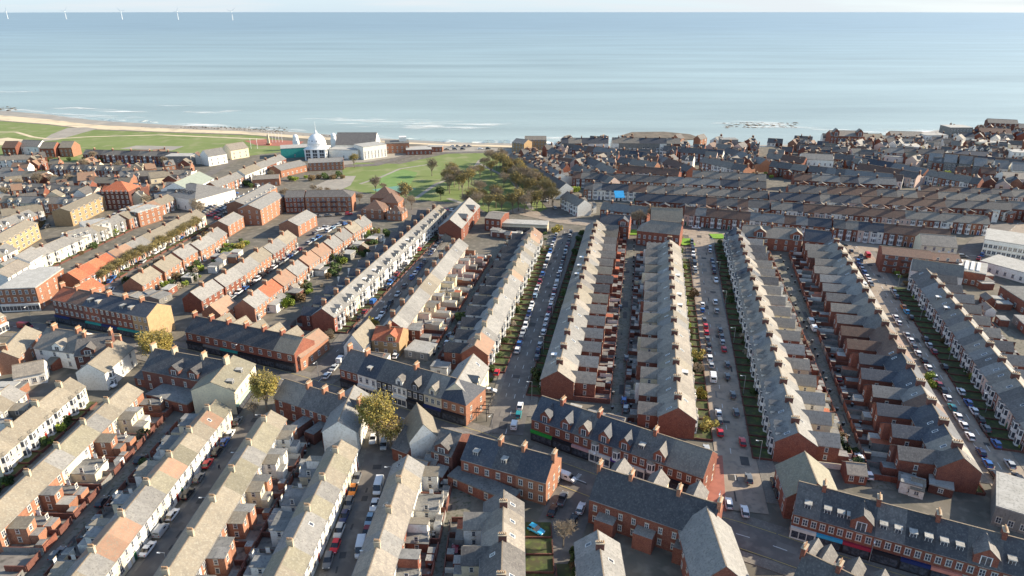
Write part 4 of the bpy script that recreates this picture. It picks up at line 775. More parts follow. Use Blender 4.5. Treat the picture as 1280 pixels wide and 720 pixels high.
bld('white_building', 'long white house with slate roof at left edge above the parade', 'house', (14, 362), (42, 345), 9, 5.6, 8, 'white', 'slate', 2, 4)
bld('white_building', 'white gabled house above the long white slate house', 'house', (42, 345), (62, 332), 11, 6.6, 9.5, 'white', 'grey', 2, 2)
bld('apartment_block', 'orange brick flats with flat roofs beside the playhouse car park', 'flats', (176, 284), (204, 275), 14, 8, 8.1, 'brick2', 'flatl', 3, 4, flat=True, sidew=3)
bld('orange_house', 'orange gabled brick house near the upper-left parade', 'house', (110, 385), (134, 372), 9, 5.4, 8.4, 'brick2', 'red', 2, 2)
for i, (u, v, u2, v2) in enumerate(((150, 378, 160, 374), (164, 377, 178, 375), (174, 381, 186, 375), (190, 378, 202, 374), (200, 382, 216, 374))):
    bld('garage', ['brown', 'white-doored', 'grey', 'blue-doored', 'dark-doored'][i]+f' lock-up garage, {nth(i+1)} from left in the row below the semis', 'garage', (u, v), (u2, v2), 9, 2.6, 3.3, ['brick', 'white', 'grey', 'f_blue', 'grey'][i], 'grey' if i % 2 else 'flat', 1, 1, rear=False)
def semis(pts, nm, Ls=11.5, D=8.5, roofs=('grey',), walls=('brick2',), he=5.6, hr=8.8):
    w = [G(u, v, hr) for u, v in pts]
    for i, c in enumerate(w):
        a, b = w[max(0, i-1)], w[min(len(w)-1, i+1)]; d = (b-a); d.z = 0; d.normalize(); nr = Vector((d.y, -d.x, 0)); c0 = Vector((c.x, c.y, 0))+nr*D/2; rf = rnd.choice(roofs) if len(roofs) != len(pts) else roofs[i]
        bld('semi_detached_house', f'{ROOFN[rf].split()[0]}-roofed brick pair, {nth(i+1)} from near end of {nm}', 'house', c0-d*Ls/2, c0+d*Ls/2, D, he, hr, rnd.choice(walls), rf, 2, 4, None, chim=(0,), px_=False, group='pairs of '+nm, bayw=((0, 0), (3, 0)), ck='brick2', ccount=4, ww=1.3)
semis([(313, 368), (331, 355), (349, 342), (365, 330), (381, 318), (396, 308), (411, 298), (424, 289), (437, 280), (449, 273)], 'the estate row beside the long white terrace', 11, roofs=('grey', 'red', 'orange', 'grey', 'orange', 'orange', 'grey', 'grey', 'tan', 'grey'))
semis([(252, 357), (280, 341), (302, 327), (320, 314), (338, 303), (352, 293)], 'the middle estate row', 14, walls=('brick', 'brick2'), roofs=('grey', 'grey', 'tan'))
semis([(176, 340), (203, 324), (227, 309), (249, 299), (264, 289)], 'the left estate row', 14, roofs=('grey', 'tan', 'grey'))
bld('brick_house', 'detached brick block with pale roof left of the estate road', 'flats', (287, 296), (306, 284), 10, 6, 8.5, 'brick2', 'grey', 2, 4)
bld('brick_house', 'detached brick block with pale roof in the upper estate car park', 'flats', (374, 296), (397, 282), 11, 6, 8.6, 'brick2', 'grey', 2, 4)
bld('apartment_block', 'long brick flats with pale grey roof, left wing by the car park', 'flats', (328, 282), (358, 263), 13, 9, 11.5, 'brick2', 'grey', 3, 6, sidew=3)
bld('apartment_block', 'grey-roofed rear wing of brick flats beside the car park', 'flats', (308, 272), (348, 248), 11, 7.5, 9.5, 'brick2', 'grey', 3, 7)
bld('apartment_block', 'modern brick flats with charcoal roof, left half', 'flats', (358, 266), (382, 265.5), 12, 9.2, 11.8, 'brick', 'slated', 3, 5, extra=balc((-3, 3), 3, (3, 6), 12))
bld('apartment_block', 'modern brick flats with charcoal roof and black balconies, right half', 'flats', (383, 265.5), (441, 265), 12, 9.2, 11.8, 'brick2', 'slated', 3, 9, extra=balc((-9, -3, 3, 9), 3.4, (3, 6), 12), hipr=True)
bld('brick_block', 'curved-fronted brick building with long pale roof below the white dome, left part', 'building', (352, 222), (385, 214), 14, 5, 7.5, 'brick2', 'grey', 1, 6)
bld('brick_block', 'curved-fronted brick building with long pale roof below the white dome, right part', 'building', (386, 214), (430, 212), 12, 6, 8, 'brick2', 'grey', 2, 8)
bld('brick_block', 'low orange brick centre with slate roof between playhouse and dome', 'building', (316, 234), (350, 232), 12, 5, 6.5, 'brick2', 'slate', 1, 4)
bld('sea_front_hotel', 'turreted brick seafront hotel far right', 'hotel', (1036, 185), (1078, 186), 14, 10.5, 14, 'brick', 'slate', 3, 10, gd=(-.35, .35), gw=5, gh=6)
bld('sea_front_hotel', 'cream arched-front hall beside the turreted hotel', 'building', (1080, 185), (1104, 185), 14, 7, 11, 'cream', 'tan', 3, 5)
bld('sea_front_hotel', 'red brick seafront block with orange gable', 'building', (1112, 182), (1152, 183), 14, 8, 11.5, 'brick2', 'slate', 3, 8)
bld('white_building', 'white seafront flats far right', 'flats', (1154, 184), (1182, 184), 14, 10, 10.1, 'white', 'flatl', 3, 6, flat=True)
bld('grey_block', 'tall grey glass-fronted seafront flats far right', 'flats', (1184, 178), (1212, 178), 16, 13, 13.1, 'grey', 'flatl', 4, 7, flat=True)
bld('grey_block', 'small grey tower house standing alone on the seafront', 'building', (901, 190), (921, 190), 10, 10, 10.1, 'grey', 'slate', 3, 4, flat=True)
for i, (u, v, w_) in enumerate(((1158, 212, 16), (1177, 214, 16), (1196, 216, 16), (1214, 219, 16), (1240, 222, 17), (1262, 225, 18))): bld('grey_block', f'pale gabled seaside block, {nth(i+1)} from left in the row of pale gables at far right', 'house', (u, v), (u+w_, v+1.5), 14, 7, 11.5, 'grey' if i < 4 else 'white', 'grey', 2, 3)
for i, (u, v, u2, v2, wl_, rf, h) in enumerate(((1222, 176, 1262, 178, 'brick', 'brown', 8), (1215, 190, 1260, 193, 'cream', 'flatl', 8), (1130, 196, 1150, 197, 'white', 'flatl', 8), (1080, 200, 1150, 205, 'white', 'flatl', 4), (1190, 204, 1236, 207, 'brick', 'slateb', 6), (1262, 205, 1300, 207, 'white', 'flatl', 9), (1232, 165, 1270, 167, 'brickd', 'slate', 9), (1270, 172, 1300, 174, 'brick', 'slate', 9), (1000, 212, 1040, 214, 'white', 'grey', 8), (1252, 238, 1290, 240, 'white', 'slate', 8))):
    bld('seaside_building', ['brown roofed brick', 'cream flat-roofed', 'white square', 'long low white', 'red and blue roofed', 'white curved-corner', 'dark brick skyline', 'brick right-edge skyline', 'white gabled', 'white slate-roofed'][i]+' building in the far right seaside quarter', 'building', (u, v), (u2, v2), 14, h, h+3 if rf != 'flatl' else h+.1, wl_, rf, max(1, int(h/3)), 6, flat=rf == 'flatl')
bld('apartment_block', 'buff brick seafront flats with grey roof, left of the sea-front terrace', 'flats', (640, 190), (655, 192), 12, 8, 10.5, 'brickb', 'grey', 3, 4); bld('apartment_block', 'buff brick seafront flats with slate roof beside the terrace end', 'flats', (656, 187), (683, 187), 11, 8, 10.5, 'brickb', 'slate', 3, 7)
bld('brick_block', 'red brick seafront pavilion right of the white hall', 'building', (482, 192), (512, 191), 16, 8, 8.1, 'brick2', 'flat', 2, 5, flat=True, extra=[['lantern', P_box('lantern', -3, 3, -3, 3, 8.4, 12, 'white'), (5, 2, 0), 0, None]])
bld('brick_block', 'low white-roofed brick pavilion on the promenade', 'building', (508, 194), (540, 193), 14, 4, 4.1, 'brick', 'flatl', 1, 6, flat=True); bld('brick_block', 'low long brick kiosk block at promenade end', 'building', (534, 190), (553, 190), 9, 4, 4.1, 'brick2', 'flatl', 1, 4, flat=True)
for i, (a, b, w_, r_) in enumerate((((5, 196), (22, 196), 'brick', 'brown'), ((26, 194), (50, 195), 'white', 'slate'), ((52, 197), (70, 197), 'brick', 'tan'), ((76, 196), (92, 196), 'brick2', 'tan'), ((100, 240), (122, 238), 'brick2', 'orange'), ((208, 208), (240, 208), 'grey', 'flatl'), ((262, 208), (285, 204), 'white', 'grey'), ((290, 200), (312, 196), 'cream', 'slate'))):
    bld('gabled_house', ['red gabled house at the links, leftmost', 'white dormered slate house by the links', 'tan-gabled brick house by the links', 'orange gabled end house by the links', 'orange house among the upper-left rows', 'flat grey building before the links road', 'white pyramid-roofed house near the links', 'cream slate house near the links flagpoles'][i], 'house', a, b, 12, 7.5, 11.5, w_, r_, 2, 3, flat=r_ == 'flatl')
def sheds(pl, n, jit, where):
    P_ = px(pl); T = sorted(rnd.uniform(0, 1) for _ in range(n))
    def at(t):
        L_ = sum((P_[i+1]-P_[i]).length for i in range(len(P_)-1)); q = t*L_
        for i in range(len(P_)-1):
            l_ = (P_[i+1]-P_[i]).length
            if q <= l_ or i == len(P_)-2: return P_[i].lerp(P_[i+1], min(q/l_, 1)), (P_[i+1]-P_[i]).normalized()
            q -= l_
    for k, t in enumerate(T):
        c, d = at(t); nn = Vector((d.y, -d.x, 0)); c = c+nn*rnd.uniform(-jit, jit); w_ = rnd.uniform(3, 7); fl_ = rnd.random() < .6; wk, rk = rnd.choice(['brick', 'brickd', 'white', 'grey', 'brick2']), rnd.choice(['flat', 'flatl', 'grey']) if fl_ else rnd.choice(['slate', 'grey', 'tan']); D_ = rnd.uniform(3, 5.5); he_ = rnd.uniform(2.3, 3.1)
        bld('shed', f'{WALLN[wk]} {"flat-roofed" if fl_ else "pitched-roof"} shed, {nth(k+1)} {where}', 'shed', c-d*w_/2, c+d*w_/2, D_, he_, he_+(.01 if fl_ else 1.3), wk, rk, 1, 1, px_=False, flat=fl_, rear=False, group='sheds '+where, z0=.8, wh=1.1)
sheds([(1120, 610), (1200, 632)], 5, 2, 'behind the bottom-right parade, from left'); sheds([(1215, 370), (1275, 425)], 8, 5, 'in the yards at the right edge'); sheds([(548, 300), (560, 318)], 3, 3, 'behind the white villa'); sheds([(615, 296), (655, 300)], 7, 3, 'behind the canopied shops')
sheds([(350, 390), (470, 300)], 12, 4, 'behind the long white terrace, near to far'); sheds([(225, 370), (310, 312)], 9, 5, 'between the estate rows, near to far'); sheds([(70, 440), (150, 475)], 5, 8, 'around the slate hipped houses'); sheds([(450, 470), (560, 500)], 1, 1, 'behind the centre-left parade')
sheds([(500, 590), (545, 600)], 3, 2, 'in the yard by the white gable'); sheds([(690, 520), (770, 540)], 4, 1.5, 'behind the central parade'); sheds([(0, 500), (40, 500)], 4, 4, 'at the left edge below the road'); sheds([(1205, 345), (1270, 385)], 4, 5, 'beside the depot'); sheds([(440, 455), (560, 470)], 4, 1, 'in yards of the centre-left parade')
# ================================================================== LANDMARKS
def ring(cx, cy, z, r, n=24): return [(cx+r*math.cos(2*math.pi*i/n), cy+r*math.sin(2*math.pi*i/n), z) for i in range(n)]
def dome_obj(name, r, z0, parent, k='domew', loc=(0, 0, 0)):
    mb = MB(); mb.rings([ring(0, 0, z0+r*1.08*math.sin(a), max(r*math.cos(a), .05)) for a in [R(x) for x in (0, 10, 20, 30, 40, 50, 60, 70, 80, 89)]], k); return link(name, mb.data(name, True), parent, loc)
c = G(398, 198); t = link('domed_pavilion', None, None, c); t.scale = (.82, .82, .86); tag(t, 'white domed pavilion with drum, flagpole and square windowed base on the seafront', 'pavilion')
mb = MB().box(-10, 10, -10, 10, 0, 9.6, 'domew'); mb.box(-10.6, 10.6, -10.6, 10.6, 9.61, 10.3, 'domew')
link('wall', mb.data('wall'), t)
for z in (.6, 3.9, 7.0):
    for x in (-6.6, 0, 6.6):
        mb = MB().box(-2.1, 2.1, -.1, .1, 0, 2.5 if z > 1 else 2.9, 'glass'); mb.box(-.1, .1, -.16, -.103, 0, 2.5, 'frame'); link('window', mb.data('window'), t, (x, -10.05, z))
        link('window', bpy.data.objects['window'].data if 0 else mb.data('window'), t, (10.05, x, z), R(90))
mb = MB(); mb.rings([ring(0, 0, z, r) for z, r in ((10.3, 8.7), (13.2, 8.7), (13.21, 9.1), (13.7, 9.1))], 'domew'); link('drum', mb.data('drum', False), t)
for i in range(12):
    a = i*math.pi/6+.26; mb = MB(); mb.cyl(0, 0, -.1, .1, .55, .55, 'glass', 10); w = link('round_window', mb.data('round_window'), t, (8.05*math.cos(a), 8.05*math.sin(a), 17.3)); w.rotation_euler = (0, R(68), a)
d_ = dome_obj('dome', 8.7, 13.7, t)
mb = MB(); mb.rings([ring(0, 0, z, r, 10) for z, r in ((22.8, 1.5), (24.6, 1.4), (25.2, .9), (26.2, .2), (34, .07))], 'domew'); link('flagpole', mb.data('flagpole'), d_)
for (u, v, nm) in ((371, 187, 'small white cupola tower left of the great white dome'), (418, 185, 'tiny white cupola tower right of the great white dome')):
    t = link('cupola_tower', None, None, G(u, v)); tag(t, nm, 'tower'); mb = MB().box(-2.2, 2.2, -2.2, 2.2, 0, 8, 'domew'); mb.rings([ring(0, 0, z, r, 12) for z, r in ((8.01, 2.3), (10.5, 2.3))], 'domew'); link('tower_wall', mb.data('tower_wall'), t); dome_obj('cupola', 2.2, 10.5, t)
bld('theatre_wing', 'turquoise glass-clad wing left of the white dome', 'building', (352, 198), (386, 196), 16, 7.5, 7.6, 'turq', 'flatl', 1, 1, flat=True, rear=False)
bld('theatre_wing', 'low white wing right of the white dome', 'building', (412, 198), (448, 199), 12, 7, 7.1, 'white', 'flatl', 1, 1, flat=True, rear=False)
bld('theatre_hall', 'white hall with big dark slate roof beside the dome', 'building', (420, 193), (470, 193), 22, 8, 16, 'white', 'slated', 1, 1, rear=False)
bld('theatre_wing', 'white square block with tall narrow windows at right end of the dark-roofed hall', 'building', (455, 200), (484, 196), 16, 10, 10.1, 'white', 'flatl', 2, 7, flat=True, ww=.8, wh=2.6)
t = bld('theatre', 'white theatre with pale green and grey sloping roofs, lettering on front slope', 'theatre', (195, 256), (246, 265), 30, 7, 12, 'white', 'grey', 1, 6, hipl=True, hipr=True, sidew=5)
fc = bpy.data.curves.new('lettering', 'FONT'); fc.body = 'PLAYHOUSE'; fc.size = 4.6; fc.align_x = 'CENTER'; fc.align_y = 'CENTER'; fc.extrude = .05
to = bpy.data.objects.new('tmp', fc); COL.objects.link(to); dg = bpy.context.evaluated_depsgraph_get(); me = bpy.data.meshes.new_from_object(to.evaluated_get(dg)); bpy.data.objects.remove(to)
me.materials.clear(); me.materials.append(M['black']); lo = link('lettering', me, t); D_, s_ = 30, 5/15
lo.location = (-2, -9, 12+.42-9*s_); lo.rotation_euler = (math.atan(s_), 0, 0)
bld('theatre_stage_house', 'white stage block with pale green gabled roof behind the playhouse front', 'theatre', (240, 256), (270, 240), 18, 9.0, 13.5, 'white', 'green_roof', 2, 8)
# church of brown pyramid roofs
for (u, v, w_, he_, hr_, nm) in ((478, 262, 14, 7, 12.5, 'tall pyramid-roofed brown church hall by the park car park'), (466, 274, 13, 5, 9.5, 'front left pyramid-roofed block of the brown brick church'), (487, 268, 11, 7, 11.5, 'right-hand pyramid-roofed tower of the brown brick church'), (493, 276, 9, 4, 7.5, 'low brown-roofed annexe right of the brick church')):
    c = G(u, v); bld('church_block', nm, 'church', c+Vector((-w_/2, 1, 0)), c+Vector((w_/2, -1, 0)), w_, he_, hr_, 'brick2', 'brown', 2, 3, px_=False, hipl=True, hipr=True, sidew=2)
t = link('roof_tarpaulin', MB().extr([(-2.8, -3, 0), (2.8, -3, 0), (2.8, 3, 2.6), (-2.8, 3, 2.6)], (0, 0, .3), 'tarp').data('roof_tarpaulin'), None, G(774, 246, 9.5)); tag(t, 'bright blue tarpaulin tied over a roof in the distant rows', 'tarpaulin')
for (u, v, w_, d_) in ((790, 291, 7, 9), (858, 303, 7, 11), (897, 296, 7, 8)): c = G(u, v); sheet('lawn', [c+Vector(q) for q in ((-w_/2, -d_/2, 0), (w_/2, -d_/2, 0), (w_/2, d_/2, 0), (-w_/2, d_/2, 0))], 'lawn')
# offshore wind turbines
for i, (u, yb, rot) in enumerate(((10, 11500, 10), (83, 11200, 40), (153, 10800, 75), (223, 10400, 20), (291, 9800, 50))):
    x = (u-640)/F*(yb*CP+H*SP); t = link('wind_turbine', None, None, (x, yb, -1.6)); tag(t, f'white offshore wind turbine on the horizon, {nth(i+1)} from the left', 'wind turbine', 'offshore wind turbines')
    mb = MB(); mb.cyl(0, 0, 0, 108, 4.2, 2.6, 'domew', 10); link('tower', mb.data('tower'), t); link('nacelle', MB().box(-2.6, 2.6, -6, 7, 107, 112, 'domew').data('nacelle'), t)
    for k in range(3):
        mb = MB(); mb.rings([[(-w, -.5, z), (w, -.5, z), (w*.4, .5, z), (-w*.6, .5, z)] for z, w in ((1, 1.5), (12, 3.0), (40, 1.9), (76, .5))], 'domew'); b_ = link('blade', mb.data('blade'), t, (0, -7, 109.5)); b_.rotation_euler = (0, R(rot+120*k), 0)
# ================================================================== TREES AND SHRUBS
def frus(mb, p, q, r0, r1, k, n=4):
    d = (q-p).normalized(); a = d.orthogonal().normalized(); b = d.cross(a)
    mb.rings([[c+(a*math.cos(2*math.pi*i/n)+b*math.sin(2*math.pi*i/n))*r for i in range(n)] for c, r in ((p, r0), (q, r1))], k, False)
def make_tree(h, spread, k, seed, leaves=0, lk=None, twig=3, leafs=.32, levels=4, slim=1.):
    rg = random.Random(seed); trunk, crown = MB(), MB(); tips = []
    def grow(p, d, L, r, lv):
        q = p+d*L; frus(trunk if lv < 2 else crown, p, q, r, r*.68, 'bark' if lv < 2 else k, 5 if lv < 2 else 3)
        if lv >= levels:
            tips.append((p, q))
            for _ in range(twig):
                e = (d+Vector((rg.gauss(0, .6), rg.gauss(0, .6), rg.gauss(.1, .5)))).normalized(); s = p.lerp(q, rg.random()); g = s+e*L*rg.uniform(.6, 1.1); w = e.orthogonal().normalized()*rg.uniform(.02, .045)
                crown.poly([s-w, s+w, g], k); w = e.cross(w); crown.poly([s-w, s+w, g], k)
            return
        nb = 4 if lv < 2 else 3
        for i in range(nb):
            a = 2*math.pi*(i+rg.random()*.7)/nb; t = spread*(1 if lv else .8); e = (d*.9+Vector((math.cos(a)*t, math.sin(a)*t, .22*slim+rg.uniform(-.1, .2)))).normalized(); s = p.lerp(q, rg.uniform(.6, 1.) if lv else rg.uniform(.75, 1)); grow(s, e, L*rg.uniform(.62, .85), r*.6, lv+1)
        if lv < 2: grow(q, (d+Vector((rg.gauss(0, .12), rg.gauss(0, .12), 0))).normalized(), L*.75, r*.7, lv+1)
    grow(Vector((0, 0, 0)), Vector((0, 0, 1)), h*(.3 if leaves < 3000 else .25), h*.022, 0)
    for _ in range(leaves):
        p, q = rg.choice(tips); c = p.lerp(q, rg.uniform(0, 1.3)); c.z -= (abs(rg.gauss(0, h*.09)) if leaves > 3000 else 0); c = c+Vector((rg.gauss(0, .35), rg.gauss(0, .35), rg.gauss(0, .35))); a = Vector((rg.gauss(0, 1), rg.gauss(0, 1), rg.gauss(0, 1))).normalized(); b = a.orthogonal().normalized(); s = rg.uniform(.6, 1.2)*leafs
        crown.poly([c-a*s, c+b*s*.7, c+a*s, c-b*s*.7], lk if not isinstance(lk, tuple) else rg.choice(lk))
    return trunk.data('trunk'), crown.data('crown')
TT = {'bare': [make_tree(9, .8, 'twig', s, twig=10) for s in (1, 2, 3, 12)], 'pale': [make_tree(9, .7, 'twigg', s, 500, 'leafo', twig=8, leafs=.2) for s in (4, 5)], 'green': [make_tree(8, .7, 'twig', 6, 2600, 'leafg', twig=2)]}
def tree(kind, p, sc, label, group=None, rz=None):
    t = link('tree', None, None, p, rnd.uniform(0, 6)); t.scale = (sc, sc, sc*rnd.uniform(.9, 1.1)); tag(t, label, 'tree', group); a, b = rnd.choice(TT[kind]); link('trunk', a, t); link('crown', b, t)
def lcg(pts): return sorted(pts)
park = [(612, 207), (621, 212), (630, 217), (639, 222), (647, 227), (655, 233), (662, 238), (669, 244), (677, 250), (686, 255), (628, 208), (637, 213), (648, 219), (657, 226), (665, 231), (673, 237), (681, 244), (605, 213), (614, 220), (600, 224), (560, 238), (570, 231), (578, 243), (565, 225), (590, 229), (582, 262), (596, 265), (611, 266), (627, 266), (641, 266), (656, 266), (671, 264), (600, 250), (586, 236), (630, 235), (645, 243), (508, 254), (691, 262), (660, 252), (443, 210), (620, 256), (540, 220), (470, 241), (568, 234), (574, 238), (562, 242), (648, 232), (656, 240), (664, 247), (672, 253), (636, 222), (592, 262), (648, 264), (664, 262), (620, 260), (604, 258), (616, 204), (625, 210), (634, 215), (643, 220), (652, 229), (658, 236), (666, 240), (675, 247), (683, 252), (690, 257), (640, 228), (650, 236), (632, 226), (668, 256), (678, 260)]
for i, (u, v) in enumerate(lcg(park)): tree('bare' if i % 2 else 'pale', G(u, v), rnd.uniform(1.25, 1.8), f'bare brown tree, {nth(i+1)} from the left in the park', 'bare trees in the park')
tree('green', G(551, 250), 1.2, 'dark green tree at the lower edge of the park', None)
st_ = [(130+6.2*i+rnd.uniform(-1, 1), 356-3.55*i) for i in range(20)]
for i, (u, v) in enumerate(st_): tree('pale', G(u, v), rnd.uniform(.8, 1.1), f'pale twiggy street tree, {nth(i+1)} from near end of estate avenue', 'bare street trees before the orange-roofed terrace')
ul = lcg([(70, 234), (77, 236), (84, 234), (90, 237), (96, 235), (50, 236), (25, 240), (108, 214), (150, 215), (206, 212), (10, 250), (22, 275), (118, 205), (252, 274), (246, 270), (185, 262), (175, 258)])
for i, (u, v) in enumerate(ul): tree('bare', G(u, v), rnd.uniform(1., 1.4), f'bare tree, {nth(i+1)} from the left among the upper-left streets', 'bare trees among the upper-left streets')
for i, (u, v) in enumerate(lcg([(355, 250), (392, 242), (400, 246), (410, 244), (420, 250), (480, 240), (450, 255), (340, 225), (322, 232), (515, 262), (505, 252)])): tree('bare', G(u, v), rnd.uniform(.7, 1.1), f'small bare tree, {nth(i+1)} from left around the modern flats', 'small bare trees around the modern flats')
tree('bare', G(797, 286), 1.5, 'bare tree left of two before the distant red terraces'); tree('bare', G(815, 285), 1.5, 'bare tree right of two before the distant red terraces')
tree('bare', G(704, 684), .85, 'bare tree over the garden path at bottom centre'); tree('bare', G(318, 522), .7, 'small bare brown tree beside the green-fronted corner building'); tree('bare', G(412, 428), .7, 'bare tree at the sunlit corner by the orange wing')
for i, (u, v, h, sp, n, lk, tw, lab, sl) in enumerate(((201, 456, 18.5, .95, 9500, ('leafo', 'leafo', 'leafy'), 'twigg', 'broad ochre-leaved tree by the slate hipped houses', 1), (335, 520, 20, .5, 6500, ('leafy', 'leafy', 'leafo'), 'twigg', 'slender yellow tree beside the left-centre parade', 2), (473, 556, 22.5, .66, 10500, ('leafy', 'leafy', 'leafo'), 'twigg', 'tall yellow-green tree at the head of the van street', 1.5), (489, 562, 15, .6, 5000, ('leafo', 'leafb', 'leafo'), 'twig', 'ochre-brown tree right of the tall yellow-green one', 1.5))):
    a, b = make_tree(h, sp, tw, 40+i, n, lk, 4, .27, slim=sl); t = link('tree', None, None, G(u, v)); tag(t, lab, 'tree'); link('trunk', a, t); link('crown', b, t)
def make_shrub(seed, k, n=420, sq=1.):
    rg = random.Random(seed); mb = MB(); cl = [(Vector((rg.uniform(-.6, .6), rg.uniform(-.6, .6), rg.uniform(.35, 1.0*sq))), rg.uniform(.35, .6)) for _ in range(7)]
    for _ in range(n):
        c, r = rg.choice(cl); d = Vector((rg.gauss(0, 1), rg.gauss(0, 1), rg.gauss(0, 1))).normalized(); p = c+d*r*rg.uniform(.7, 1.05); a = Vector((rg.gauss(0, 1), rg.gauss(0, 1), rg.gauss(0, 1))).normalized(); b = a.orthogonal().normalized(); s = .13
        if p.z > .02: mb.poly([p-a*s, p+b*s, p+a*s, p-b*s], k)
    for i in range(5):
        a = i*1.256; mb.poly([Vector((-.03, 0, 0)), Vector((.03, 0, 0)), Vector((math.cos(a)*.5, math.sin(a)*.5, .8))], 'bark')
    return mb.data('shrub')
SHR = {'green': [make_shrub(s, 'leafg') for s in (1, 2, 3)], 'brown': [make_shrub(4, 'leafb'), make_shrub(5, 'twig')], 'lime': [make_shrub(6, 'leafl')], 'yellow': [make_shrub(7, 'leafy')]}
SHQ = []
def shrub(kind, p, s, label, group): SHQ.append((kind, p.copy(), s, label, group))
def shrub_(kind, p, s, label, group): t = link('shrub', rnd.choice(SHR[kind]), None, p, rnd.uniform(0, 6)); t.scale = (s, s, s*rnd.uniform(.8, 1.3)); tag(t, label, 'shrub', group)
def shrubs(pl, off, n, where, kinds, a=.05, b=.95, jit=1.3, s0=.8, s1=1.6):
    T = sorted(rnd.uniform(a, b) for _ in range(n)); seq = {}
    for t in T:
        c, d = mid(pl, t); nn = Vector((d.y, -d.x, 0)); kd = rnd.choice(kinds); seq[kd] = seq.get(kd, 0)+1
        shrub(kd, c+nn*(off+rnd.uniform(-jit, jit)), rnd.uniform(s0, s1), f"{nth(seq[kd])} {kd} shrub from near end, {where}", 'shrubs '+where)
gk = ['green', 'green', 'green', 'brown', 'lime']
shrubs(ST1, -9.6, 34, 'in gardens left of the central street', gk, .1, .97); shrubs(ST1, 9.3, 36, 'in the dark gardens right of the central street', ['green', 'green', 'green', 'brown'], .12, .97, 1.2, 1, 2)
shrubs(ST2, -9.8, 30, 'in gardens left of the concrete street', ['yellow', 'brown', 'green', 'lime', 'green'], .2, .97); shrubs(ST2, 9.9, 34, 'in gardens right of the concrete street', ['green', 'green', 'brown'], .22, .97)
shrubs(ST3, 10.6, 44, 'in bay-fronted gardens right of the wide street', ['green', 'green', 'brown', 'lime'], .05, .9, 2.2); shrubs(ST3, -8.0, 10, 'on the verge left of the wide street', ['green', 'lime'], .1, .95, .4)
shrubs(STA, -9.2, 30, 'in gardens of the long white terrace', ['brown', 'green', 'green', 'brown'], .15, .95, 1.4, .9, 2.0); shrubs(SL12, -4.2, 16, 'before the far-left white terrace', ['green', 'green', 'lime'], .15, .95, .8)
shrubs(px([(345, 385), (400, 345), (450, 310), (480, 290)]), 0, 60, 'in back gardens behind the long white terrace', ['green', 'green', 'green', 'brown', 'lime'], 0, 1, 7, 1.0, 2.6)
shrubs(px([(215, 362), (262, 330), (310, 300)]), 0, 34, 'in back gardens between the estate rows', ['green', 'brown', 'green', 'lime'], 0, 1, 5, 1., 2.4); shrubs(px([(1065, 545), (1085, 575), (1110, 605)]), 6, 14, 'in the overgrown yard right of the right-hand lane', ['green', 'green', 'brown'], 0, 1, 3, 1, 2)
shrubs(px([(700, 712), (712, 690)]), 2.5, 6, 'beside the bottom-centre path', ['green', 'brown'], 0, 1, 2, 1, 1.6); shrubs(px([(1255, 440), (1280, 470)]), 3, 12, 'in yards at the right edge', ['green', 'lime', 'brown'], 0, 1, 6)
shrub('yellow', G(696, 290), 3.2, 'large round golden bush at the far end of the central street', None); shrub('yellow', G(301, 311), 3.0, 'bright yellow-green bush in the estate gardens', None); shrub('yellow', G(465, 412), 2.6, 'yellow-green bush at the near end of the long white terrace', None)
for i, (u, v, k, s) in enumerate(((872, 448, 'yellow', 2.2), (876, 498, 'yellow', 2.4), (884, 535, 'yellow', 2.6), (872, 464, 'brown', 2.2), (868, 372, 'brown', 2.2), (1163, 475, 'lime', 1.8), (1165, 483, 'lime', 1.8), (672, 474, 'green', 3.0), (180, 548, 'green', 2.0), (186, 585, 'green', 2.2), (578, 401, 'green', 3.0))):
    shrub(k, G(u, v), s, ['bright yellow bush by the left gardens of the concrete street, farthest', 'bright yellow bush in gardens of the concrete street, middle', 'bright yellow bush in gardens of the concrete street, nearest', 'brown bush below the farthest yellow one', 'reddish brown bush farther up the concrete street gardens', 'lime hedge on the wide street verge, upper', 'lime hedge on the wide street verge, lower', 'very dark round evergreen at the near right end of the central street', 'rounded dark bush at the bottom-left back lane', 'green bush beside the bottom-left back lane sheds', 'dark round bush by the narrow lane behind the pale-roofed terrace'][i], None)
for q, (pl, n, jit) in enumerate(((px([(0, 295), (60, 275), (120, 250)]), 26, 9), (px([(10, 240), (120, 240)]), 30, 8), (px([(10, 222), (150, 217)]), 30, 7), (px([(0, 345), (90, 318), (150, 290)]), 24, 7), (px([(60, 202), (230, 200)]), 28, 5), (px([(160, 362), (235, 320), (270, 296)]), 22, 5), (px([(300, 236), (345, 215)]), 14, 6), (px([(360, 226), (430, 222)]), 14, 5), (px([(700, 235), (760, 247)]), 8, 3), (px([(900, 215), (1000, 225)]), 16, 8), (px([(1040, 205), (1280, 232)]), 26, 10))):
    shrubs(pl, 0, n, ['between the left-edge flats', 'between the upper-left slate rows', 'behind the gabled upper-left rows', 'beside the long white-fronted upper-left row', 'behind the links-side terrace', 'in gardens along the estate avenue', 'around the brick centre below the links', 'on the bank below the white dome', 'by the park corner houses', 'in the distant right-hand yards', 'among the far-right seaside buildings'][q], ['green', 'brown', 'green', 'lime', 'brown'], 0, 1, jit, 1.3, 3.0)
SHQ = [q for q in SHQ if -20 < proj(q[1])[0] < 1300 and proj(q[1])[1] < 740]; SHQ.sort(key=lambda q: (q[1]-cam.location).length); mb = MB(); SMB = {}
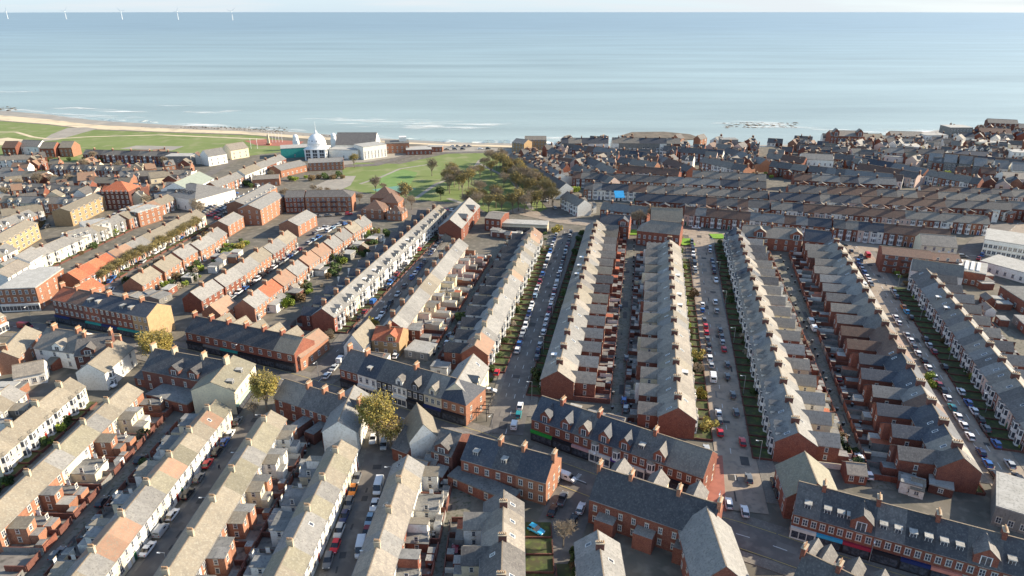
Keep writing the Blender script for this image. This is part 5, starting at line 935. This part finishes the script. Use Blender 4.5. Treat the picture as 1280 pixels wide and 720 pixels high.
for i, q in enumerate(SHQ):
    if i < 295: shrub_(*q)
    else:
        kk = {'green': 'leafg', 'brown': 'leafb', 'lime': 'leafl', 'yellow': 'leafy'}[q[0]]; me = rnd.choice(SHR[q[0]]); b = MB(); b.v = [tuple(v.co) for v in me.vertices]; b.f = [tuple(p.vertices) for p in me.polygons]; b.m = [0]*len(b.f); b.mats = [kk]
        mb.add(b, Matrix.Translation(q[1]) @ Matrix.Scale(q[2], 4))
tag(link('shrubs', mb.data('shrubs')), 'garden shrubs and hedges scattered through the distant streets', 'shrubs', None, 'stuff')
# ================================================================== CARS
def wheel():
    mb = MB(); n = 12; mb.rings([[(x, r*math.cos(2*math.pi*i/n), .32+r*math.sin(2*math.pi*i/n)) for i in range(n)] for x, r in ((-.1, .28), (-.09, .32), (.09, .32), (.1, .28))], 'tyre'); mb.rings([[(x, r*math.cos(2*math.pi*i/n), .32+r*math.sin(2*math.pi*i/n)) for i in range(n)] for x, r in ((-.108, .19), (.108, .19))], 'metal'); return mb
def car_parts(kind):
    L, Wd, Ht = {'hatchback': (4.1, 1.78, 1.48), 'saloon': (4.6, 1.82, 1.43), 'SUV': (4.5, 1.88, 1.68), 'van': (5.4, 2.0, 2.3), 'small van': (4.4, 1.8, 1.85), 'pickup': (5.2, 1.9, 1.8)}[kind]
    h = L/2; w = Wd/2; body = MB(); gl = MB(); rf = MB(); zb = .95 if kind in ('SUV', 'pickup') else .88
    def sec(y, ws, zt, z0=.22): return [(-ws*.9, y, z0), (ws*.9, y, z0), (ws, y, z0+.16), (ws, y, zt*.82), (ws*.88, y, zt), (-ws*.88, y, zt), (-ws, y, zt*.82), (-ws, y, z0+.16)]
    if kind in ('van', 'small van'):
        fy = h-(1.0 if kind == 'van' else 1.1); body.rings([sec(-h, w*.96, Ht*.97), sec(-h+.08, w, Ht), sec(fy-.75, w, Ht), sec(fy-.45, w, Ht*.97, .22)], 'car white'); body.rings([sec(fy-.451, w, 1.12), sec(fy+.1, w*.98, 1.05), sec(h-.25, w*.94, .85), sec(h, w*.82, .65, .3)], 'car white')
        q = [(-w*.86, fy-.44, Ht*.93), (w*.86, fy-.44, Ht*.93), (w*.92, fy+.35, 1.08), (-w*.92, fy+.35, 1.08)]; gl.extr([q[0], q[1], q[2], q[3]], (0, -.02, -.05), 'cglass')
        for s in (-1, 1): gl.poly([(s*(w+.008), fy-1.5, 1.15), (s*(w+.008), fy-.6, 1.15), (s*(w+.008), fy-.7, Ht*.86), (s*(w+.008), fy-1.5, Ht*.86)][::s], 'cglass')
        gl.poly([(-w*.7, -h-.008, 1.3), (w*.7, -h-.008, 1.3), (w*.7, -h-.008, Ht*.85), (-w*.7, -h-.008, Ht*.85)], 'cglass'); rf.box(-w*.8, w*.8, -h+.2, fy-.9, Ht+.003, Ht+.03, 'car white'); 
        for s in (-1, 1):
            body.poly([(s*w*.97, fy-.45, 1.1), (s*w*.97, fy+.3, 1.07), (s*w*.88, fy-.45, Ht*.93)][::s], 'car white')
    else:
        body.rings([sec(-h, w*.84, zb*.78, .32), sec(-h+.18, w*.95, zb*.97), sec(-h+.9, w, zb), sec(h-1.25, w, zb*.98), sec(h-.45, w*.95, zb*.84), sec(h-.1, w*.85, zb*.72), sec(h, w*.74, zb*.6, .32)], 'car white')
        yr0, yr1 = (-h+.12, -h+.55) if kind in ('hatchback', 'SUV') else (-h+.75, -h+1.45); yf1, yf0 = h-2.05, h-1.25
        if kind == 'pickup': yr0, yr1 = -h+1.75, -h+1.9; body.box(-w*.8, w*.8, -h+.15, -h+1.65, zb+.003, zb+.02, 'black')
        lo = [(-w*.9, yr0), (w*.9, yr0), (w*.9, yf0), (-w*.9, yf0)]; up = [(-w*.7, yr1), (w*.7, yr1), (w*.7, yf1), (-w*.7, yf1)]
        gl.rings([[(x, y, zb-.02) for x, y in lo], [(x, y, Ht-.05) for x, y in up]], 'cglass'); e = .04
        rf.rings([[(x*1.04, y+(e if y > 0 else -e), Ht-.047) for x, y in up], [(x*.98, y, Ht) for x, y in up]], 'car white')
        for s in (-1, 1):
            for yy in ((yf0+yr0)/2-.1,): rf.extr([(s*w*.905, yy, zb), (s*w*.905, yy+.1, zb), (s*w*.71, yy+.1, Ht-.04), (s*w*.71, yy, Ht-.04)], (s*.012, 0, .0), 'car white')
    return L, w, zb, body, gl, rf
CP_ = {}
for k_ in ('hatchback', 'saloon', 'SUV', 'van', 'small van', 'pickup'):
    L, w, zb, body, gl, rf = car_parts(k_); wh = wheel(); whole = MB(); I = Matrix.Identity(4)
    for q in (body, gl, rf): whole.add(q, I)
    hl = MB().box(-.16, .16, -.03, .03, -.08, .08, 'lamp'); tl = MB().box(-.14, .14, -.03, .03, -.1, .1, 'tail'); wp = [(s*(w-.12), y) for s in (-1, 1) for y in (-L/2+.8, L/2-.85)]
    for x, y in wp: whole.add(wh, Matrix.Translation((x, y, 0)))
    hp = [(s*w*.66, L/2-.03, .62) for s in (-1, 1)]; tp = [(s*w*.7, -L/2-.0, .72) for s in (-1, 1)]
    for p in hp: whole.add(hl, Matrix.Translation(p))
    for p in tp: whole.add(tl, Matrix.Translation(p))
    CP_[k_] = dict(body=body.data('body'), glass=gl.data('window_glass'), roof=rf.data('roof_panel'), wheel=wh.data('wheel'), hl=hl.data('headlight'), tl=tl.data('tail_light'), whole=whole.data('car'), wp=wp, hp=hp, tp=tp, mb=whole)
def car(p, d, kind, colr, label, group, far=False):
    if not DRAW[0]: CARQ.append((p.copy(), d.copy(), kind, colr, label, group)); return
    C_ = CP_[kind]; rz = math.atan2(d.y, d.x)-math.pi/2; ov = {'car white': 'car '+colr}; nm = {'van': 'parked_van', 'small van': 'parked_van', 'pickup': 'pickup_truck'}.get(kind, 'parked_car'); cat = 'van' if 'van' in kind else 'pickup' if kind == 'pickup' else 'car'; p = Vector((p.x, p.y, .30 if 0 else ROADZ))
    if far: t = link(nm, C_['whole'], None, p, rz, ov); tag(t, label, cat, group); return
    t = link(nm, None, None, p, rz); tag(t, label, cat, group); link('body', C_['body'], t, ov=ov); link('window_glass', C_['glass'], t); link('roof_panel', C_['roof'], t, ov=ov)
    for x, y in C_['wp']: link('wheel', C_['wheel'], t, (x, y, 0))
    for q in C_['hp']: link('headlight', C_['hl'], t, q)
    for q in C_['tp']: link('tail_light', C_['tl'], t, q)
ROADZ = ZL[0]+.01; CARQ = []; DRAW = [0]
RC = ['white', 'white', 'white', 'silver', 'silver', 'grey', 'grey', 'black', 'black', 'black', 'blue', 'navy', 'red', 'pale blue', 'white', 'dark red', 'grey']
KN = ['hatchback', 'hatchback', 'saloon', 'SUV', 'SUV', 'hatchback']
def nearest(pl, p):
    best = None
    for i in range(len(pl)-1):
        a, b = pl[i], pl[i+1]; t = max(0, min(1, (p-a).dot(b-a)/(b-a).length_squared)); q = a.lerp(b, t); e = (p-q).length
        if best is None or e < best[0]: best = (e, (b-a).normalized(), q)
    return best
def cars_at(lst, pl, where, flip=1, snap=None):
    """lst: (u, v, colour, kind) measured at car mid height, nearest first"""
    n_ = {}
    for (u, v, c_, k_) in lst:
        p = G(u, v, .7); p.z = 0; e, d, q = nearest(pl, p); key = (c_, 'van' if 'van' in k_ else k_); n_[key] = n_.get(key, 0)+1
        if snap is not None: p = q+Vector((d.y, -d.x, 0))*snap
        kk = 'car' if k_ in ('hatchback', 'saloon', 'SUV') else k_; n_[(c_, kk)] = m = n_.get((c_, kk), 0)+1 if kk == 'car' else n_[key]
        car(p, d*flip, k_, c_, f'{nth(m)} {c_} {kk} from near end, {where}', 'cars '+where, far=(p-cam.location).length > 300)
def cars_line(pl, off, a, b, where, fill=.9, flip=1, gap=(.5, 1.1), cols=RC):
    T = plen(pl); s = a*T; n_ = {}
    while s < b*T:
        k_ = rnd.choice(KN) if rnd.random() > .05 else 'small van'; L = {'hatchback': 4.1, 'saloon': 4.6, 'SUV': 4.5, 'small van': 4.4}[k_]; s += L/2
        if rnd.random() < fill:
            c, d = mid(pl, s/T); nn = Vector((d.y, -d.x, 0)); cl = rnd.choice(cols); kk = 'van' if 'van' in k_ else 'car'; n_[(cl, kk)] = n_.get((cl, kk), 0)+1
            pp = c+nn*(off+rnd.uniform(-.1, .1)); car(pp, (d+nn*rnd.uniform(-.03, .03)).normalized()*flip*(1 if rnd.random() < .8 else -1), k_, cl, f'{nth(n_[(cl, kk)])} {cl} {kk} from near end, {where}', 'cars '+where, far=(pp-cam.location).length > 300)
        s += L/2+rnd.uniform(*gap)
h_, s_, S_, v_, V_ = 'hatchback', 'saloon', 'SUV', 'van', 'small van'
cars_at([(185, 687, 'white', s_), (202, 664, 'silver', V_), (216, 644, 'white', h_), (235, 618, 'black', S_), (249, 598, 'grey', h_), (260, 580, 'red', h_), (272, 565, 'black', S_), (281, 553, 'blue', h_), (288, 543, 'white', h_), (297, 527, 'grey', h_)], SL34, 'in the lower-left parked street', 1)
cars_at([(410, 702, 'grey', S_), (419, 684, 'red', h_), (424, 665, 'silver', S_), (430, 647, 'navy', h_), (436, 631, 'grey', S_), (441, 614, 'orange', h_), (446, 599, 'grey', h_)], SL56, 'left side of the van street', -1)
cars_at([(451, 687, 'white', v_), (458, 667, 'dark red', h_), (462, 651, 'pale blue', h_), (468, 632, 'white', s_), (473, 610, 'white', v_), (480, 557, 'silver', V_), (466, 550, 'white', h_)], SL56, 'right side of the van street', -1)
cars_at([(569, 690, 'dark red', h_)], L67, 'alone in the bottom-centre lane'); cars_at([(670, 663, 'sky blue', h_)], px([(650, 652), (690, 672)]), 'on the small drive at bottom centre')
cars_at([(691, 639, 'black', s_), (716, 652, 'black', s_), (703, 624, 'grey', 'pickup'), (726, 636, 'white', h_)], SIDE, 'in the short side street at bottom centre'); cars_at([(709, 598, 'white', V_)], MAIN, 'on the shopping street by the orange gable')
cars_at([(911, 630, 'white', h_), (931, 640, 'white', h_), (936, 599, 'grey', h_), (900, 541, 'red', h_), (928, 553, 'red', h_), (899, 526, 'grey', h_), (898, 517, 'white', h_), (920, 516, 'grey', h_), (916, 494, 'grey', h_), (883, 563, 'silver', s_), (968, 604, 'black', h_), (973, 617, 'black', S_)], ST2, 'at the near end of the concrete street')
cars_at([(891, 473, 'white', v_), (889, 457, 'silver', h_), (887, 448, 'white', S_), (886, 439, 'grey', h_), (886, 432, 'black', h_), (884, 424, 'grey', h_), (883, 416, 'red', h_), (882, 408, 'red', h_), (880, 400, 'grey', h_), (878, 388, 'blue', h_), (878, 381, 'white', h_)], ST2, 'left side of the concrete street, middle'); cars_line(ST2, -4.2, .70, .93, 'left side of the concrete street, far part', .95)
cars_at([(909, 471, 'grey', h_), (909, 456, 'grey', h_), (905, 437, 'red', h_), (903, 428, 'silver', h_), (902, 421, 'grey', h_), (900, 413, 'grey', h_), (896, 389, 'silver', h_), (894, 378, 'white', S_)], ST2, 'right side of the concrete street, middle'); cars_line(ST2, 4.2, .68, .9, 'right side of the concrete street, far part', .85)
cars_at([(1271, 636, 'white', h_), (1261, 622, 'white', S_), (1243, 594, 'black', h_), (1234, 580, 'blue', h_), (1226, 566, 'navy', h_), (1212, 546, 'white', h_), (1204, 532, 'white', h_), (1197, 521, 'white', h_), (1190, 510, 'teal', h_), (1184, 498, 'white', h_), (1178, 489, 'black', S_), (1173, 481, 'dark red', h_), (1167, 471, 'white', h_), (1160, 460, 'white', h_), (1154, 451, 'black', h_), (1147, 442, 'white', h_), (1142, 434, 'grey', h_), (1138, 426, 'white', h_), (1133, 419, 'silver', h_), (1123, 404, 'white', h_), (1119, 397, 'white', h_)], ST3, 'left side of the wide right-hand street'); cars_line(ST3, -4.3, .72, .95, 'left side of the wide street, far part', .8)
cars_at([(1272, 598, 'black', h_), (1262, 581, 'silver', h_), (1245, 555, 'blue', h_), (1232, 536, 'grey', h_), (1225, 525, 'black', h_), (1217, 514, 'white', h_), (1210, 504, 'blue', h_), (1201, 490, 'white', h_), (1180, 459, 'black', h_), (1167, 440, 'dark red', h_), (1161, 432, 'silver', h_), (1156, 424, 'black', h_), (1138, 397, 'black', h_), (1133, 390, 'sky blue', h_), (1129, 384, 'orange', h_), (1120, 371, 'grey', h_), (1117, 365, 'silver', h_)], ST3, 'right side of the wide right-hand street'); cars_at([(1084, 320, 'red', v_)], ST3, 'at the far end of the wide street')
cars_at([(643, 532, 'white', V_), (648, 519, 'teal', h_), (650, 508, 'white', h_)], ST1, 'at the near end of the central street'); cars_at([(612, 489, 'white', s_)], px([(598, 489), (630, 490)]), 'on the forecourt of the corner cafe'); cars_at([(621, 466, 'red', h_)], ST1, 'in the drive at near end of the pale-roofed terrace')
cars_line(ST1, -3.7, .24, .93, 'left side of the central street', .88, gap=(.4, .9)); cars_line(ST1, 3.7, .22, .95, 'right side of the central street', .82, gap=(.4, 1.2))
cars_line(STA, 3.7, .22, .95, 'right side of the white terrace street', .85); cars_line(STA, -3.7, .2, .95, 'left side of the white terrace street', .6)
cars_at([(409, 470, 'white', h_), (418, 460, 'silver', s_), (426, 450, 'white', V_)], STA, 'where the white terrace street meets the shops', 1); cars_at([(453, 422, 'silver', h_), (460, 413, 'white', h_), (448, 410, 'black', h_)], STA, 'at near end of the white terrace street')
cars_line(px([(262, 388), (300, 362), (335, 337), (378, 307), (425, 278)]), 2.6, 0, 1, 'right side of the estate road', .85); cars_line(px([(262, 388), (300, 362), (335, 337), (378, 307), (425, 278)]), -2.6, 0, .95, 'left side of the estate road', .5)
for r_, (a, b, n_) in enumerate((((253, 267), (294, 243), 13), ((262, 271), (305, 247), 13), ((272, 275), (312, 253), 12))):
    A_, B_ = G(*a), G(*b); d = (B_-A_).normalized(); q = Vector((d.y, -d.x, 0)); sq = {}
    for i in range(n_):
        if rnd.random() < .88: cl = rnd.choice(RC); car(A_.lerp(B_, i/(n_-1)), q, rnd.choice(KN), cl, f'{cl} car, {nth(i+1)} in {["left", "middle", "right"][r_]} line of the playhouse car park', 'cars in the playhouse car park', True)
cars_line(px([(395, 290), (430, 282)]), 0, 0, 1, 'in front of the modern flats, lower line', .8); cars_line(px([(392, 272), (440, 269)]), 0, 0, 1, 'in front of the modern flats, upper line', .8, gap=(.8, 2)); cars_line(px([(545, 262), (580, 267)]), 0, 0, 1, 'in the park-side car park', .9, cols=['white', 'red', 'white', 'blue']); cars_line(px([(555, 188), (612, 187)]), 0, 0, 1, 'on the promenade car park, near line', .7, gap=(1, 4)); cars_line(px([(562, 184), (600, 184)]), 0, 0, 1, 'on the promenade car park, far line', .7)
for q, (pl, off) in enumerate(((px([(0, 350), (50, 322), (140, 275), (250, 225)]), 3), (px([(0, 350), (50, 322), (140, 275), (250, 225)]), -3), (px([(105, 400), (135, 358), (180, 322), (215, 302), (262, 272)]), 3), (px([(20, 300), (100, 270)]), 0), (px([(60, 228), (170, 230)]), 0), (px([(130, 208), (240, 208)]), 0), (px([(0, 256), (110, 255)]), 0), (px([(290, 242), (345, 228)]), 0), (px([(1060, 188), (1290, 198)]), 0), (px([(640, 205), (700, 262)]), 3), (px([(1195, 345), (1235, 300)]), 3), (px([(1090, 322), (1092, 345)]), 5))):
    cars_line(pl, off, .02, .98, ['right side of the upper-left diagonal road', 'left side of the upper-left diagonal road', 'right side of the estate avenue', 'by the left-edge flats', 'in the third upper-left street', 'in the second upper-left street', 'in the fourth upper-left street', 'between playhouse and brick centre', 'in the far-right seaside street', 'along the park-side road', 'by the flat-roofed hall at right', 'before the balconied flats'][q], .6, gap=(.6, 4))
cars_line(LCD, -2.0, .1, .9, 'in the lane left of the concrete street', .15, gap=(2, 6)); cars_line(LEF, 1.6, .3, .9, 'in the right-hand back lane', .12, gap=(3, 8)); cars_line(FARX, 4, .3, .65, 'along the far cross street', .45, gap=(2, 5)); cars_line(px([(985, 255), (1015, 258)]), 0, 0, 1, 'in the far yard', .8)
cars_at([(780, 501, 'blue', h_), (782, 511, 'silver', h_), (783, 448, 'grey', h_)], LCD, 'near end of the lane left of the concrete street'); cars_at([(1013, 402, 'silver', V_), (1017, 411, 'white', V_), (1074, 573, 'white', h_), (1085, 594, 'white', h_)], LEF, 'mid-way in the right-hand lane'); cars_at([(559, 429, 'white', h_), (563, 419, 'grey', h_), (495, 445, 'white', h_)], LBC, 'in the narrow lane behind the pale-roofed terrace')
cars_at([(175, 575, 'black', h_), (128, 628, 'black', h_), (72, 693, 'grey', h_)], L23, 'in the bottom-left back lane'); cars_at([(138, 482, 'white', h_), (40, 424, 'white', h_), (8, 452, 'white', h_), (65, 405, 'black', h_)], MAIN, 'at the left end of the shopping street'); cars_at([(32, 409, 'dark red', v_)], MAIN, 'left end of the shopping street, large'); cars_at([(137, 352, 'blue', h_), (142, 347, 'blue', h_), (145, 366, 'grey', h_)], px([(105, 400), (180, 322)]), 'at the near end of the estate avenue')
cars_at([(870, 285, 'white', s_), (1152, 203, 'white', h_), (1170, 204, 'silver', h_)], FARX, 'beyond the far cross street')
cars_at([(1246, 245, 'teal', v_)], px([(1200, 330), (1275, 265)]), 'parked at the far right junction')
DRAW[0] = 1; CARQ.sort(key=lambda c: (c[0]-cam.location).length); mb = MB()
CARQ = [c for c in CARQ if -20 < proj(c[0])[0] < 1300 and proj(c[0])[1] < 740]
for i, (p, d, kind, colr, lab, grp) in enumerate(CARQ):
    if i < 298: car(p, d, kind, colr, lab, grp, i > 190)
    else:
        q = MB(); b_ = CP_[kind]['mb']; q.v, q.f, q.m = b_.v, b_.f, b_.m; q.mats = ['car '+colr if k == 'car white' else k for k in b_.mats]
        mb.add(q, Matrix.Translation((p.x, p.y, ROADZ)) @ Matrix.Rotation(math.atan2(d.y, d.x)-math.pi/2, 4, 'Z'))
tag(link('parked_cars', mb.data('parked_cars')), 'tiny parked cars in the far streets and car parks', 'cars', None, 'stuff')
# ================================================================== SMALL THINGS
lampm = MB(); lampm.cyl(0, 0, 0, 6.5, .09, .06, 'metal', 6); post = lampm.data('post'); arm = MB().box(-.05, 1.2, -.04, .04, 6.4, 6.48, 'metal').data('arm'); lan = MB().box(.9, 1.6, -.13, .13, 6.3, 6.42, 'lamp').data('lantern')
def lamp(p, d, label, group):
    t = link('street_lamp', None, None, p, math.atan2(d.y, d.x)); tag(t, label, 'street lamp', group); link('post', post, t); a = link('arm', arm, t); link('lantern', lan, a)
for pl, off, n, wh in ((ST1, 5.4, 6, 'right pavement of the central street'), (ST2, 5.9, 6, 'right pavement of the concrete street'), (ST3, 5.9, 6, 'right pavement of the wide street'), (SL34, 4.3, 4, 'right kerb of the lower-left parked street'), (SL56, 4.8, 4, 'right kerb of the van street'), (STA, 5.3, 6, 'right kerb of the white terrace street'), (MAIN, -5.3, 10, 'shops side of the shopping street')):
    for i in range(n):
        c, d = mid(pl, (i+.6)/n*.95); nn = Vector((d.y, -d.x, 0)); lamp(c+nn*off+Vector((0, 0, .14)), -nn*(1 if off > 0 else -1), f'street lamp, {nth(i+1)} from near end, {wh}' if pl is not MAIN else f'grey street lamp, {nth(i+1)} from the left on the {wh}', 'street lamps')
binb = MB(); binb.rings([[(-.24, -.28, 0), (.24, -.28, 0), (.24, .28, 0), (-.24, .28, 0)], [(-.29, -.36, .95), (.29, -.36, .95), (.29, .36, .95), (-.29, .36, .95)]], 'black'); BB = binb.data('bin_body'); BL = MB().box(-.31, .31, -.38, .4, .953, 1.03, 'f_grey').data('lid')
for pl, off, n, wh in ((L23, 2.0, 22, 'bottom-left back lane'), (L45, 2.1, 20, 'lane left of the van street'), (L67, -3.6, 14, 'bottom-centre lane'), (LCD, 2.7, 24, 'lane left of the concrete street'), (LCD, -2.7, 16, 'left wall of that central lane'), (LEF, -2.4, 22, 'left wall of the right-hand lane'), (LEF, 2.4, 22, 'right wall of the right-hand lane'), (LBC, 2.2, 16, 'narrow lane behind the pale-roofed terrace')):
    for i in range(n):
        c, d = mid(pl, (i+rnd.random()*.8+.1)/n); nn = Vector((d.y, -d.x, 0)); t = link('wheelie_bin', None, None, Vector((0, 0, ZL[0]))+c+nn*off, rnd.uniform(0, 6)); tag(t, f'dark wheelie bin, {nth(i+1)} from the near end, {wh}', 'bin', 'wheelie bins in the back lanes'); link('bin_body', BB, t); link('lid', BL, t)
pg = link('pergola', None, None, G(600, 512)); a_ = G(600, 530)-G(612, 492); pg.rotation_euler = (0, 0, math.atan2(-a_.y, -a_.x)-math.pi/2); tag(pg, 'black timber pergola over the seating yard of the corner cafe', 'pergola')
for x in (-3, 0, 3):
    for y in (-6, -2, 2, 6): link('post', MB().box(-.08, .08, -.08, .08, 0, 2.7, 'black').data('post') if (x, y) == (-3, -6) else bpy.data.meshes['post.black'] if 'post.black' in bpy.data.meshes else MB().box(-.08, .08, -.08, .08, 0, 2.7, 'black').data('post'), pg, (x, y, 0))
for y in (-6, -4, -2, 0, 2, 4, 6): link('beam', MB().box(-3.4, 3.4, -.09, .09, 2.7, 2.9, 'black').data('beam'), pg, (0, y, 0))
for x in (-3, 0, 3): link('rail', MB().box(-.07, .07, -6.3, 6.3, 2.905, 3.05, 'black').data('rail'), pg, (x, 0, 0))
def person(p, rz, label, top='cloth'):
    """one continuous skinned walking figure"""
    me = bpy.data.meshes.new('person'); vs = [(0, 0, .95), (0, 0, 1.15), (0, 0, 1.42), (0, .01, 1.52), (0, .02, 1.66), (-.1, .02, .88), (-.1, .16, .5), (-.1, .12, .06), (-.1, .26, .03), (.1, -.02, .88), (.1, -.1, .5), (.1, -.3, .08), (.1, -.18, .03), (-.19, 0, 1.38), (-.25, -.08, 1.1), (-.24, .06, .86), (.19, 0, 1.38), (.25, .06, 1.1), (.24, .22, .9)]
    es = [(0, 1), (1, 2), (2, 3), (3, 4), (0, 5), (5, 6), (6, 7), (7, 8), (0, 9), (9, 10), (10, 11), (11, 12), (2, 13), (13, 14), (14, 15), (2, 16), (16, 17), (17, 18)]
    me.from_pydata(vs, es, []); rr_ = [.15, .14, .16, .06, .11, .1, .07, .045, .04, .1, .07, .045, .04, .07, .05, .035, .07, .05, .035]; me.skin_vertices.new() if hasattr(me.skin_vertices, 'new') else None
    o = bpy.data.objects.new('person', me); COL.objects.link(o); md = o.modifiers.new('skin', 'SKIN'); 
    if not me.skin_vertices: 
        bpy.data.objects.remove(o); return
    for i, r in enumerate(rr_): me.skin_vertices[0].data[i].radius = (r, r)
    me.skin_vertices[0].data[0].use_root = True; md2 = o.modifiers.new('sub', 'SUBSURF'); md2.levels = md2.render_levels = 1; me.materials.append(M[top]); o.location = p; o.rotation_euler = (0, 0, rz); tag(o, label, 'person')
    hd = MB(); hd.rings([[(r*math.cos(a*.785), .02+r*math.sin(a*.785), z) for a in range(8)] for z, r in ((1.52, .05), (1.58, .085), (1.66, .1), (1.73, .085), (1.775, .03))], 'skin'); link('face', MB().box(-.07, .07, .105, .135, 1.56, 1.68, 'skin').data('face', True), o)
for u, v, rz, lab, z in ((275, 589, 1, 'person in dark clothes walking along the lower-left parked street', .0), (537, 515, 2, 'person in black standing outside the navy shopfront', .14), (533, 512, 0, 'person in dark coat left of the one outside the navy shopfront', .14), (585, 528, 1, 'person outside the corner cafe', .14), (412, 435, 1, 'person crossing near the orange wing', .0)): person(G(u, v)+Vector((0, 0, ZL[0]+z)), rz, lab)
for i, u in enumerate((337, 341, 345, 349, 353, 322, 314)):
    t = link('flagpole', MB().box(-.12, .12, -.12, .12, 0, 9, 'domew').data('flagpole'), None, G(u, 178 + (i > 4)*8)); tag(t, f'white flagpole, {nth(i+1)} in the group on the links left of the dome', 'flagpole', 'flagpoles on the links')
t = link('war_memorial', MB().box(-1.6, 1.6, -1.6, 1.6, 0, 1.2, 'stone').data('plinth') if 0 else None, None, G(336, 181)); tag(t, 'stone obelisk memorial on the red plaza by the links', 'memorial'); link('plinth', MB().box(-1.8, 1.8, -1.8, 1.8, 0, 1.4, 'brick2').data('plinth'), t); mb = MB(); mb.rings([[(-w, -w, z), (w, -w, z), (w, w, z), (-w, w, z)] for z, w in ((1.4, 1.1), (8.5, .6), (9.6, .05))], 'stone'); link('obelisk', mb.data('obelisk'), t)
